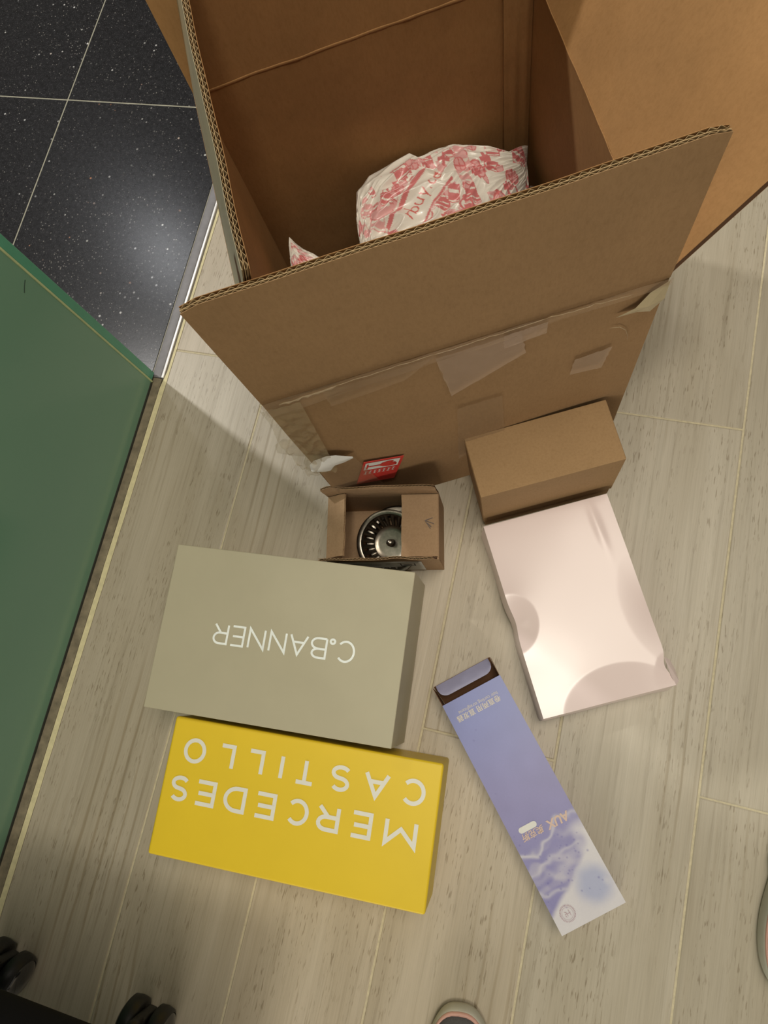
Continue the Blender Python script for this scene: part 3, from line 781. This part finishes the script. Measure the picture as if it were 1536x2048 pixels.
def pk_h(s, r):
    L_, Wd = 0.2165, 0.143
    z = 0.0440 + 0.0010 * math.sin(PI * s) * math.sin(PI * r)          # gentle pillow
    def dnt(cs, cr, rs, rr, depth, ang=0.0, sharp=0.30):
        x = (s - cs) * Wd; y = (r - cr) * L_
        a = x * math.cos(ang) + y * math.sin(ang); b = -x * math.sin(ang) + y * math.cos(ang)
        q = math.hypot(a / rs, b / rr)
        if q >= 1: return 0.10 * depth * math.exp(-(q - 1) / sharp)
        return 0.10 * depth - 1.05 * depth * (1 - q) ** 1.15
    z += dnt(-0.02, 0.525, 0.030, 0.034, 0.0052, 0.50, 0.34)            # pressed crescent at left edge
    z += dnt(0.60, 1.06, 0.066, 0.050, 0.0070, 0.02, 0.26)              # large press near the front
    z += dnt(1.12, 0.62, 0.045, 0.070, 0.0036, -0.1, 0.5)               # right-hand press
    z += dnt(1.04, 0.99, 0.026, 0.034, 0.0030, 0.0, 0.3)
    z += 0.0010 * math.exp(-((s - .84 - .05 * r) / .035) ** 2) * math.exp(-((r - .15) / .14) ** 2)
    z += 0.0005 * nz(s * 2.2, r * 2.6, 4)
    return z
bm = bmesh.new(); g = {}
for i in range(NA + 1):
    for j in range(NB + 1):
        s, r = i / NA, j / NB; q = pk_pos(s, r)
        if s < 0.12: q = q + Vector((0.0022, 0.0011)) * math.exp(-((r - .52) / .07) ** 2) * (1 - s / .12)     # edge pushed in
        if s > 0.9: q = q - Vector((0.004, 0.002)) * math.exp(-((r - .90) / .05) ** 2) * (s - .9) * 10
        g[i, j] = bm.verts.new((q.x, q.y, pk_h(s, r)))
for i in range(NA):
    for j in range(NB): bm.faces.new((g[i, j], g[i, j + 1], g[i + 1, j + 1], g[i + 1, j]))
# flared skirt
rim = [g[i, 0] for i in range(NA)] + [g[NA, j] for j in range(NB)] + [g[i, NB] for i in range(NA, 0, -1)] + [g[0, j] for j in range(NB, 0, -1)]
n = len(rim); rows = [rim]
for lv, (zf_, of_) in enumerate(((0.93, 0.0006), (0.5, 0.0030), (0.0, 0.0042))):
    row = []
    for k, v0 in enumerate(rim):
        d = Vector((v0.co.x, v0.co.y))
        a = rim[k - 1].co; b = rim[(k + 1) % n].co; tg = (b - a).to_2d().normalized(); nn = Vector((tg.y, -tg.x))
        if nn.dot(d) < 0: nn = -nn
        i_far = 1.0
        bul = 1 + 0.7 * nz(k * .03, lv, 3)
        if k < NA: bul *= 0.1
        row.append(bm.verts.new((v0.co.x + nn.x * of_ * bul, v0.co.y + nn.y * of_ * bul, v0.co.z * zf_)))
    rows.append(row)
for a, b in zip(rows[:-1], rows[1:]):
    for k in range(n): bm.faces.new((a[k], b[k], b[(k + 1) % n], a[(k + 1) % n]))
body = bm_obj('box_body', bm, PINKM, pb, True)
for e_ in body.data.edges: pass
me = body.data
bm = bmesh.new(); bm.from_mesh(me)
for e_ in bm.edges:
    if len(e_.link_faces) == 2 and e_.calc_face_angle(0) > math.radians(38): e_.smooth = False
bm.to_mesh(me); bm.free()
# crumpled corner folds
bm = bmesh.new()
cpt = pk_pos(0.985, 0.88)
pts = [pk_pos(0.985, .86), pk_pos(1.03, .88), pk_pos(1.045, .93), pk_pos(1.04, .985), pk_pos(1.0, 1.005), pk_pos(0.985, .95)]
vs = [bm.verts.new((q.x, q.y, zz)) for q, zz in zip(pts, (0.0445, 0.036, 0.034, 0.036, 0.0410, 0.0450))]
c = bm.verts.new((*pk_pos(1.02, .95), 0.0405))
for i in range(len(vs)): bm.faces.new((vs[i], vs[(i + 1) % len(vs)], c))
bm_obj('crumpled_corner', bm, PINKM, pb)

# ------------------------------------------------------------------ strainer box
sb = empty('small_carton', (0.3380, 0.0975, 0.0003), 0.2113)
sb['label'] = 'small open corrugated box holding a metal sink strainer, against the big carton'; sb['category'] = 'cardboard box'
l_, w_, h_, t_ = 0.1290, 0.0780, 0.0700, 0.0024
MS = [KRAFT_STR, KRAFT_STR, FLUTE, CAVITY_SHADE]
bm = bmesh.new()
for a, b in (((0, 0, 0), (l_, t_, h_)), ((0, w_ - t_, 0), (l_, w_, h_)), ((0, t_, 0), (t_, w_ - t_, h_)), ((l_ - t_, t_, 0), (l_, w_ - t_, h_)), ((t_, t_, 0), (l_ - t_, w_ - t_, t_))):
    add_box(bm, a, b, 0.0004, 1)
bm_obj('box_body', bm, KRAFT_STR, sb)
corr_panel('front_flap', (0, t_ / 2, h_), (1, 0, 0), (-0.10, -0.16, 1), l_ - 0.002, 0.0300, t_, sb, MS, 0.0042, 0.006, 1, rag=0.0025, corner=0.012, seed=4)
corr_panel('back_flap', (l_, w_ - t_ / 2, h_), (-1, 0, 0), (-0.10, 0.0, 1), l_ - 0.0, 0.0330, t_, sb, MS, 0.0042, 0.006, 1, rag=0.0025, corner=0.014, seed=6)
corr_panel('left_flap', (t_ / 2, w_ - 0.003, h_ + 0.001), (0, -1, 0), (0.80, 0, 0.50), w_ - 0.006, 0.0270, t_, sb, MS, 0.0036, 0.005, 1, rag=0.001, seed=8)
corr_panel('right_flap', (l_ - 0.001, 0.003, h_ + 0.0005), (0, 1, 0), (-1, 0, 0.05), w_ - 0.006, 0.0410, t_, sb, MS, 0.0036, 0.005, 1, rag=0.0008, seed=11)
# shipping label on its front
bm = bmesh.new(); add_box(bm, (0.012, -0.0008, 0.008), (0.108, -0.0002, 0.060)); lb_ = bm_obj('shipping_label', bm, PAPER_W, sb)
bm = bmesh.new()
fm = lambda x, y, z: (x, -0.0010 - z, y)
for a, b, c_, d_ in ((.083, .038, .083, .052), (.099, .038, .099, .052), (.083, .039, .099, .039), (.086, .043, .096, .043), (.086, .0475, .096, .0475), (.080, .056, .104, .056), (.066, .050, .071, .050), (.020, .052, .050, .052), (.020, .046, .060, .046)):
    stroke_mesh(bm, [(a, b), (c_, d_)], 0.0014, 0.0001, fm)
me = bpy.data.meshes.new('symbols'); bm.to_mesh(me); bm.free(); me.materials.append(PRINT_BLACK)
o = bpy.data.objects.new('symbols', me); C.objects.link(o); o.parent = lb_
# pencil mark on the right flap
bm = bmesh.new()
PENC = simple('pencil_mark', (0.13, 0.10, 0.09), 0.6)
fm = lambda x, y, z: (x, y, h_ + 0.0022 + (0.129 - x) * 0.05 + z)
for st in ([(0.1225, 0.0470), (0.1140, 0.0440), (0.1200, 0.0345)], [(0.1140, 0.0440), (0.1240, 0.0400)], [(0.1165, 0.0410), (0.1210, 0.0365)]):
    stroke_mesh(bm, st, 0.0007, 0.0009, fm)
me = bpy.data.meshes.new('pencil_mark'); bm.to_mesh(me); bm.free(); me.materials.append(PENC)
o = bpy.data.objects.new('pencil_mark', me); C.objects.link(o); o.parent = sb

# sink strainer basket: rim, slotted cone, floor, knob; a second flange behind
t = NT('brushed_steel'); v = t.mapping('Object')
t.l(t.ramp(t.noise(v, 200, 3), [(0.3, (0.17, 0.15, 0.12)), (0.7, (0.27, 0.24, 0.20))]), t.b.inputs['Base Color'])
t.set(Metallic=1.0, Roughness=0.30); STEEL = t.m
st = empty('sink_strainer', (0, 0, 0)); st['label'] = 'round slotted steel sink strainer basket inside the small open box'; st['category'] = 'sink strainer'
Msb = Matrix.Translation(sb.location) @ Matrix.Rotation(0.2113, 4, 'Z')
st.matrix_world = Msb @ Matrix.Translation((0.0690, 0.0300, 0.0200)) @ Matrix.Rotation(math.radians(10), 4, 'X') @ Matrix.Rotation(math.radians(-6), 4, 'Y')
bm = bmesh.new()
add_lathe(bm, [(0.0340, 0.0200), (0.0385, 0.0214), (0.0392, 0.0208), (0.0385, 0.0196), (0.0335, 0.0186), (0.0330, 0.0190), (0.0340, 0.0200)], 72)
bm_obj('rim', bm, STEEL, st, True)
bm = bmesh.new(); NS = 24
for k in range(NS):       # ribs between the slots
    a0 = 2 * PI * (k + 0.17) / NS; a1 = 2 * PI * (k + 0.83) / NS
    pr = [(0.0338, 0.0198), (0.0300, 0.0150), (0.0240, 0.0085), (0.0210, 0.0062)]
    pv = None
    for r_, z_ in pr:
        q = []
        for dz in (0, -0.0008):
            q += [bm.verts.new((r_ * math.cos(a), r_ * math.sin(a), z_ + dz)) for a in (a0, (a0 + a1) / 2, a1)]
        if pv:
            for j in (0, 1): bm.faces.new((pv[j], pv[j + 1], q[j + 1], q[j]))
            for j in (3, 4): bm.faces.new((pv[j], pv[j + 1], q[j + 1], q[j]))
            bm.faces.new((pv[0], q[0], q[3], pv[3])); bm.faces.new((pv[2], q[2], q[5], pv[5]))
        pv = q
add_lathe(bm, [(0.0345, 0.0201), (0.0322, 0.0178), (0.0318, 0.0170)], 72)
add_lathe(bm, [(0.0216, 0.0066), (0.0205, 0.0056), (0.0150, 0.0050), (0.0001, 0.0048)], 72)
bm_obj('slotted_basket', bm, STEEL, st, True)
bm = bmesh.new(); add_lathe(bm, [(0.0050, 0.0048), (0.0026, 0.0062), (0.0024, 0.0120), (0.0040, 0.0135), (0.0042, 0.0155), (0.0030, 0.0168), (0.0001, 0.0172)], 32)
bm_obj('knob', bm, STEEL, st, True)
fl = empty('drain_flange', (0, 0, 0)); fl['label'] = 'second steel flange ring tucked behind the sink strainer in the small box'; fl['category'] = 'sink part'
fl.matrix_world = Msb @ Matrix.Translation((0.0745, 0.0375, 0.0055)) @ Matrix.Rotation(math.radians(4), 4, 'X')
bm = bmesh.new(); add_lathe(bm, [(0.0290, 0.0150), (0.0370, 0.0175), (0.0390, 0.0168), (0.0375, 0.0150), (0.0300, 0.0120), (0.0285, 0.0020), (0.0270, 0.0020), (0.0275, 0.0140), (0.0290, 0.0150)], 64)
bm_obj('ring', bm, STEEL, fl, True)
bm = bmesh.new()
for k in range(6):
    a = PI * k / 3 + .2; add_box(bm, (-0.0285, -0.0016, 0.010), (-0.0060, 0.0016, 0.0120), 0.0003, 1, 0, Matrix.Rotation(a, 4, 'Z'))
bm_obj('cross_bars', bm, STEEL, fl, True)

# ------------------------------------------------------------------ violet-blue appliance box
bb = empty('appliance_box', (0.4969, -0.0297, 0.0003), 0)
ac = Vector((0.7620, 0.6475)).normalized(); le = Vector((0.6475, -0.7620)).normalized()
bb.matrix_world = Matrix(((le.x, ac.x, 0, 0.4969), (le.y, ac.y, 0, -0.0297), (0, 0, 1, 0.0003), (0, 0, 0, 1)))   # local x = length, y = across
bb['label'] = 'long violet-blue hair appliance box with watercolour end and open flap'; bb['category'] = 'box'
LB, WB, HB = 0.2488, 0.0720, 0.0352
BROWN_IN = cardboard('brown_inside', (0.16, 0.080, 0.042), 0.06)
LAV = simple('lavender_paper', (0.30, 0.30, 0.45), 0.45, 0.03)
# printed top: dense grid painted as a watercolour wash
BLUE = Vector((0.190, 0.225, 0.505)); VIO = Vector((0.245, 0.235, 0.455)); PALE = Vector((0.56, 0.54, 0.60)); WH = Vector((0.66, 0.645, 0.665)); SKY = Vector((0.34, 0.38, 0.57))
rnd = random.Random(3)
drops = [(rnd.uniform(.04, .9), rnd.uniform(.62, .92), rnd.uniform(.0005, .0013)) for _ in range(46)]
drops += [(.18, .19, .0012), (.28, .155, .0010), (.10, .42, .0007), (.05, .60, .0008), (.62, .44, .0004)]
def wash(s, r):
    """s across 0..1 (left to right), r along 0..1 (flap end to far end)"""
    c = BLUE.lerp(VIO, sm(r / .55))
    c = c * (1 + 0.05 * nz(s * 4, r * 12, 1))
    x = s * WB; y = r * LB
    w1 = 0.012 * nz(x * 30, y * 30, 5) + 0.006 * nz(x * 90, y * 90, 6)
    # arc cloud near the first third of the wash
    d = y - (.148 + .020 * math.sin(s * 3.0 - 1.1)) + w1 * .8
    if s > .5: c = c.lerp(PALE, .35 * math.exp(-(d / .006) ** 2) * sm((s - .5) * 4))
    # wavy foam lines running in from the left
    for k, (yc, am, wd, st_) in enumerate(((.1690, .0030, .0020, .70), (.1860, .0022, .0024, .55), (.1960, .0022, .0040, .42), (.2120, .002, .0036, .5))):
        yy = yc + am * math.sin(s * 9 + k * 1.9) - .014 * sm((s - .40) * 2.2) * (1 if k == 0 else .35) + .8 * w1
        c = c.lerp(WH, st_ * math.exp(-((y - yy) / wd) ** 2) * (1 - .4 * s))
    c = c.lerp(PALE, .45 * sm(nz(x * 60 + 3, y * 110, 2) * 2.2) * sm((y - .160) / .03))
    c = c.lerp(Vector((.19, .175, .42)), .5 * sm(nz(x * 50, y * 90, 8) * 2.4) * sm((y - .175) / .03) * (1 - s))
    # white river from the right edge down to the seal corner
    cx = .80 - 1.15 * sm((y - .185) / .070) + 4.5 * w1
    k = sm(((s - cx) * WB + .004) / .012) * sm((y - .158) / .018)
    c = c.lerp(WH, k * .95)
    k2 = sm(1 - (abs(s - .52) * WB) / .018) * sm((y - .170) / .02) * .25; c = c.lerp(PALE, k2)
    # soft blue cloud in the far right
    dd = math.hypot((x - .053) / .022, (y - .222) / .022) + 14 * w1
    c = c.lerp(SKY, .80 * (1 - sm((dd - .35) / .8)))
    dd = math.hypot((x - .066) / .006, (y - .224) / .007); c = c.lerp(WH, .45 * (1 - sm(dd)))
    dd = math.hypot((x - .064) / .008, (y - .180) / .012) + 10 * w1; c = c.lerp(VIO, .5 * (1 - sm(dd)))
    c = c.lerp(WH, .6 * sm((y - .236) / .012) * (1 - s))
    for (ds, dr, rr) in drops:
        q = math.hypot(x - ds * WB, y - dr * LB)
        if q < rr * 1.5: c = c.lerp(Vector((.13, .12, .36)), .55 * (1 - sm(q / rr / 1.5)))
    return c
na, nb = 100, 340; verts, cols, faces = [], [], []
for i in range(na + 1):
    for j in range(nb + 1):
        s, r = i / na, j / nb
        verts.append((r * LB, s * WB, HB)); cc = wash(s, r); cols.append((cc.x, cc.y, cc.z))
for i in range(na):
    for j in range(nb):
        k = i * (nb + 1) + j; faces.append((k, k + 1, k + nb + 2, k + nb + 1))
PRINTB = attr_mat('watercolour_print', 'col', 0.38, 0.45)
topo = mesh_obj('printed_top', verts, faces, PRINTB, bb, False, cols)
bm = bmesh.new(); tk = 0.0006
sidem = simple('violet_side', (0.13, 0.13, 0.30), 0.45, 0.03)
add_box(bm, (0, 0, 0), (LB, tk, HB - .0002), 0, 1, 0); add_box(bm, (0, WB - tk, 0), (LB, WB, HB - .0002), 0, 1, 0)
add_box(bm, (LB - tk, 0, 0), (LB, WB, HB - .0002), 0, 1, 1); add_box(bm, (0, 0, 0), (LB, WB, tk), 0, 1, 0)
bm_obj('box_sides', bm, [sidem, simple('pale_end', (0.55, 0.54, 0.60), 0.45, 0.03)], bb)
bm = bmesh.new(); add_box(bm, (0.0006, tk, tk), (LB - .001, tk * 2, HB - .001)); add_box(bm, (0.0006, WB - 2 * tk, tk), (LB - .001, WB - tk, HB - .001)); add_box(bm, (0.0, tk, HB - .0012), (LB - tk, WB - tk, HB - .0005)); add_box(bm, (0, tk, tk), (LB - tk, WB - tk, 2 * tk))
bm_obj('inner_lining', bm, BROWN_IN, bb)
# closure panel leaning out from the bottom edge, dust flaps, tuck flap folded back
bm = bmesh.new()
def plate(bm, quad, th, mi=0):
    a, b, c_, d_ = [Vector(q) for q in quad]; nn = (b - a).cross(d_ - a).normalized() * th
    lo = [bm.verts.new(q) for q in (a, b, c_, d_)]; hi = [bm.verts.new(q + nn) for q in (a, b, c_, d_)]
    bm.faces.new(lo).material_index = mi; bm.faces.new(hi).material_index = mi
    for i in range(4): bm.faces.new((lo[i], lo[(i + 1) % 4], hi[(i + 1) % 4], hi[i])).material_index = mi
plate(bm, ((0, 0.001, 0.0006), (0, WB - 0.001, 0.0006), (-0.0225, WB - 0.0005, 0.0280), (-0.0225, 0.0005, 0.0280)), 0.0006); bm_obj('closure_panel', bm, BROWN_IN, bb)
bm = bmesh.new(); plate(bm, ((0, WB - .0005, .001), (0, WB - .0005, HB - .001), (-0.0215, WB + .0005, .0292), (-0.017, WB + .0004, .012)), 0.0006); bm_obj('dust_flap', bm, BROWN_IN, bb)
bm = bmesh.new(); plate(bm, ((0, .0005, .001), (0, .0005, HB - .001), (-0.0215, -.0005, .0292), (-0.017, -.0004, .012)), 0.0006); bm_obj('dust_flap', bm, BROWN_IN, bb)
bm = bmesh.new()
def tuck(s, r):
    y = 0.003 + (WB - 0.006) * s; e_ = min(s, 1 - s) * (WB - .006)
    ln = 0.0150 - (0.009 * (1 - math.sqrt(max(0, 1 - (1 - min(1, e_ / .011)) ** 2))))
    return (-0.0222 + ln * r, y, 0.0284 + 0.0052 * math.sin(r * 1.5) + 0.0003 * nz(s * 5, r * 3))
grid_wall(bm, tuck, 60, 8, 0); grid_wall(bm, lambda s, r: Vector(tuck(s, r)) - Vector((0, 0, .0005)), 60, 8, 1)
bm_obj('tuck_flap', bm, [LAV, BROWN_IN], bb, True)
# lettering on the violet box (text runs toward -y, upright direction toward +x in box space)
PEACH = simple('peach_print', (0.60, 0.44, 0.36), 0.4, 0.04); CREAMP = simple('cream_print', (0.58, 0.53, 0.46), 0.4, 0.04)
RB = (0, 0, -PI / 2)       # text x -> -y , text y -> +x
zt = HB + 0.0003
font_text('lettering', '\u5377\u76f4\u4e24\u7528 \u76f4\u53d1\u5668', 0.0073, (0.0180, 0.0605, zt), RB, CREAMP, topo, bold=0.0001)
font_text('lettering', 'hair curling straightene', 0.0052, (0.0132, 0.0605, zt), RB, CREAMP, topo)
font_text('lettering', 'AUX', 0.0120, (0.1505, 0.0640, zt), RB, PEACH, topo, bold=0.0004, shear=0.15, sx=0.95)
font_text('lettering', '\u5965\u514b\u65af', 0.0082, (0.1515, 0.0350, zt), RB, PEACH, topo, bold=0.00015, shear=0.1)
bm = bmesh.new()
px, py, hl, hr = 0.1472, 0.0205, 0.0072, 0.0030
ring = [(px + hr * math.cos(a), py + hl + hr * math.sin(a)) for a in [PI * k / 12 for k in range(13)]] + [(px + hr * math.cos(a), py - hl + hr * math.sin(a)) for a in [PI + PI * k / 12 for k in range(13)]]
bm.faces.new([bm.verts.new((a, b, zt)) for a, b in ring]); bm_obj('white_badge', bm, PAPER_W, topo)
bm = bmesh.new()
cx, cy = 0.2335, 0.0155
SEALM = simple('seal_print', (0.42, 0.30, 0.34), 0.5)
for k in range(34):
    a = 2 * PI * k / 34; stroke_mesh(bm, [(cx + .0066 * math.cos(a), cy + .0066 * math.sin(a)), (cx + .0082 * math.cos(a + .06), cy + .0082 * math.sin(a + .06))], .0006, zt, lambda x, y, z: (x, y, z))
stroke_mesh(bm, arc(cx, cy, .0056, .0056, 0, 360, 40), .00025, zt, lambda x, y, z: (x, y, z))
for a, b, c_, d_ in ((-.003, .002, .003, .0025), (-.002, -.001, .0025, -.0005), (0, -.003, .0002, .003), (-.0025, -.0028, -.001, -.001), (.001, -.003, .0028, -.002)):
    stroke_mesh(bm, [(cx + a, cy + b), (cx + c_, cy + d_)], .0005, zt, lambda x, y, z: (x, y, z))
me = bpy.data.meshes.new('round_seal'); bm.to_mesh(me); bm.free(); me.materials.append(SEALM)
o = bpy.data.objects.new('round_seal', me); C.objects.link(o); o.parent = topo

# ================================================================== SNEAKERS AT THE FRAME EDGE
SOLE = simple('sole_offwhite', (0.52, 0.52, 0.44), 0.6, 0.06); PIPE = simple('pink_piping', (0.62, 0.36, 0.29), 0.6, 0.06)
UP_D = simple('dark_grey_mesh', (0.085, 0.085, 0.085), 0.85, 0.15, nscale=700, bump=0.3)
UP_W = simple('white_upper', (0.50, 0.50, 0.48), 0.6, 0.05)
def outline(k, grow=0.0):
    """sneaker sole outline, heel at -y, toe at +y; k 0..1 around"""
    a = 2 * PI * k; c_, s_ = math.cos(a), math.sin(a)
    y = 0.130 * math.copysign(abs(s_) ** 0.85, s_)
    wd = 0.040 * (1 - 0.20 * math.exp(-((y + .02) / .045) ** 2)) * (0.88 if y < -0.03 else 1.0)
    x = wd * math.copysign(abs(c_) ** 0.72, c_) + 0.004 * math.sin(y * 14)
    q = Vector((x, y)); return q * (1 + grow / 0.045 * 1.0) if q.length > 0 else q
def sneaker(loc, rz, label, upper):
    r = empty('sneaker', loc, rz, label, 'shoe', 'sneakers at the frame edge')
    N = 64
    def loft(name, rows, m, cap=True):
        bm = bmesh.new(); prev = None
        for g_, z_ in rows:
            ring = []
            for k in range(N):
                q = outline(k / N); d = q.normalized() if q.length else Vector((0, 1))
                ring.append(bm.verts.new((q.x + d.x * g_, q.y + d.y * g_, z_ + 0.006 * sm((q.y - .07) / .06))))
            if prev:
                for k in range(N): bm.faces.new((prev[k], prev[(k + 1) % N], ring[(k + 1) % N], ring[k]))
            prev = ring
        if cap: bm.faces.new(prev)
        return bm_obj(name, bm, m, r, True)
    loft('sole', [(-.004, 0), (0, .003), (.002, .012), (.0008, .019), (-.0002, .0228), (-.0016, .0240)], SOLE)
    loft('piping', [(-.0012, .0225), (-.0006, .0258), (-.0026, .0276), (-.0042, .0268)], PIPE, False)
    # upper: rises from the toe to the collar, open ankle
    bm = bmesh.new(); prev = None; rows = 12
    for j in range(rows + 1):
        f = j / rows; ring = []
        for k in range(N):
            q = outline(k / N); q = q - q.normalized() * 0.0040
            ty = sm((0.125 - q.y) / 0.17)
            top = 0.030 + 0.055 * ty
            sx = 1 - (0.62 * f ** 1.6); ym = -0.055
            y = ym + (q.y - ym) * (1 - 0.60 * f ** 2.0); x = q.x * sx
            z_ = 0.0252 + (top - 0.025 + 0.012 * (1 - ty)) * math.sin(f * PI / 2) + 0.006 * sm((q.y - .07) / .06)
            ring.append(bm.verts.new((x, y, z_)))
        if prev:
            for k in range(N): bm.faces.new((prev[k], prev[(k + 1) % N], ring[(k + 1) % N], ring[k]))
        prev = ring
    bm.faces.new(prev); bm_obj('upper', bm, upper, r, True)
    bm = bmesh.new()
    for k in range(4):
        y = 0.045 - 0.022 * k; z_ = 0.066 + 0.007 * k
        for sgn in (1, -1):
            stroke_mesh(bm, [(-0.017 * sgn, y), (0, y - .006), (0.017 * sgn, y - 0.012)], 0.005, z_, lambda x, y2, z: (x, y2, z - abs(x) * .25))
    bm_obj('laces', bm, SOLE, r)
    return r
sneaker((0.5915, -0.4430, 0.0), math.radians(10), 'dark grey sneaker toe with off-white sole and pink trim at the photo bottom', UP_D)
sneaker((0.8830, -0.085, 0.0), math.radians(-4), 'white sneaker just entering at the right photo edge', UP_W)

# ================================================================== OFFICE CHAIR AT LOWER LEFT
ch = empty('office_chair', (0.1780, -0.6150, 0.0), 0, 'black office chair on twin-wheel casters, cropped at the lower left', 'chair')
BLK = simple('black_plastic', (0.012, 0.012, 0.013), 0.45, 0.1)
BLKF = simple('black_fabric', (0.008, 0.008, 0.009), 0.95, 0.1, nscale=400, spec=0.1)
HUBM = simple('smoked_chrome', (0.16, 0.16, 0.17), 0.12, 0.1, metal=0.85)
def caster(pos, rz):
    c_ = bpy.data.objects.new('caster', None); C.objects.link(c_); c_.parent = ch; c_.location = pos; c_.rotation_euler = (0, 0, rz); c_.empty_display_size = .02
    for sgn in (-1, 1):
        bm = bmesh.new(); M = Matrix.Translation((sgn * 0.0155, 0, 0.0265)) @ Matrix.Rotation(sgn * PI / 2, 4, 'Y')
        add_lathe(bm, [(0.0001, -0.0085), (0.022, -0.0085), (0.0255, -0.0065), (0.0262, 0.0), (0.0250, 0.0070), (0.0222, 0.0088)], 40, M)
        wb = bm_obj('wheel', bm, BLK, c_, True)
        bm = bmesh.new(); add_lathe(bm, [(0.0222, 0.0080), (0.0205, 0.0096), (0.0140, 0.0125), (0.0001, 0.0140)], 40, M); bm_obj('hub_cap', bm, HUBM, c_, True)
    bm = bmesh.new(); add_lathe(bm, [(0.0001, .050), (0.006, .050), (0.006, .072), (0.0001, .072)], 20, Matrix.Translation((0, 0.016, 0)))
    add_box(bm, (-0.006, -0.010, 0.018), (0.006, 0.020, 0.056), 0.003, 2); bm_obj('fork', bm, BLK, c_, True)
cp = [(0.2680 - 0.178 - .0155, -0.4235 + 0.615 - 0.004, 0), (0.0875 - 0.178 - .0155, -0.4269 + 0.615 + 0.004, 0), (-0.22, -0.03, 0), (-0.02, -0.24, 0), (0.20, -0.08, 0)]
for (p_, a) in zip(cp, (-0.06, -0.22, .5, 1.2, .8)): caster(p_, a)
for p_ in cp:
    d = Vector((p_[0], p_[1])); a = math.atan2(d.y, d.x) ; L_ = d.length
    bm = bmesh.new(); add_box(bm, (0.0, -0.014, 0.0), (L_ - 0.012, 0.014, 0.020), 0.005, 3)
    for v_ in bm.verts:
        k = v_.co.x / L_; v_.co.z += 0.095 - 0.030 * k; v_.co.y *= (1.3 - .5 * k)
    o = bm_obj('base_arm', bm, BLK, ch, True); o.rotation_euler = (0, 0, a)
bm = bmesh.new(); add_lathe(bm, [(0.035, .08), (0.035, .12), (0.026, .13), (0.026, .25), (0.014, .25), (0.014, .37)], 32); bm_obj('gas_column', bm, BLK, ch, True)
bm = bmesh.new(); add_box(bm, (-0.24, -0.10, 0.360), (0.245, 0.3930, 0.425), 0.024, 5)
for v_ in bm.verts:
    v_.co.y -= 0.03 * sm((abs(v_.co.x) - .12) / .12) * (1 if v_.co.y > .2 else 0)
bm_obj('seat', bm, BLKF, ch, True)
bm = bmesh.new(); add_box(bm, (-0.20, -0.16, 0.46), (0.20, -0.11, 0.74), 0.022, 5); bm_obj('backrest', bm, BLKF, ch, True)
bm = bmesh.new(); add_box(bm, (-0.03, -0.175, 0.35), (0.03, -0.160, 0.60), 0.006, 2); add_box(bm, (-0.03, -0.175, 0.345), (0.03, 0.05, 0.360), 0.005, 2); bm_obj('back_support', bm, BLK, ch)
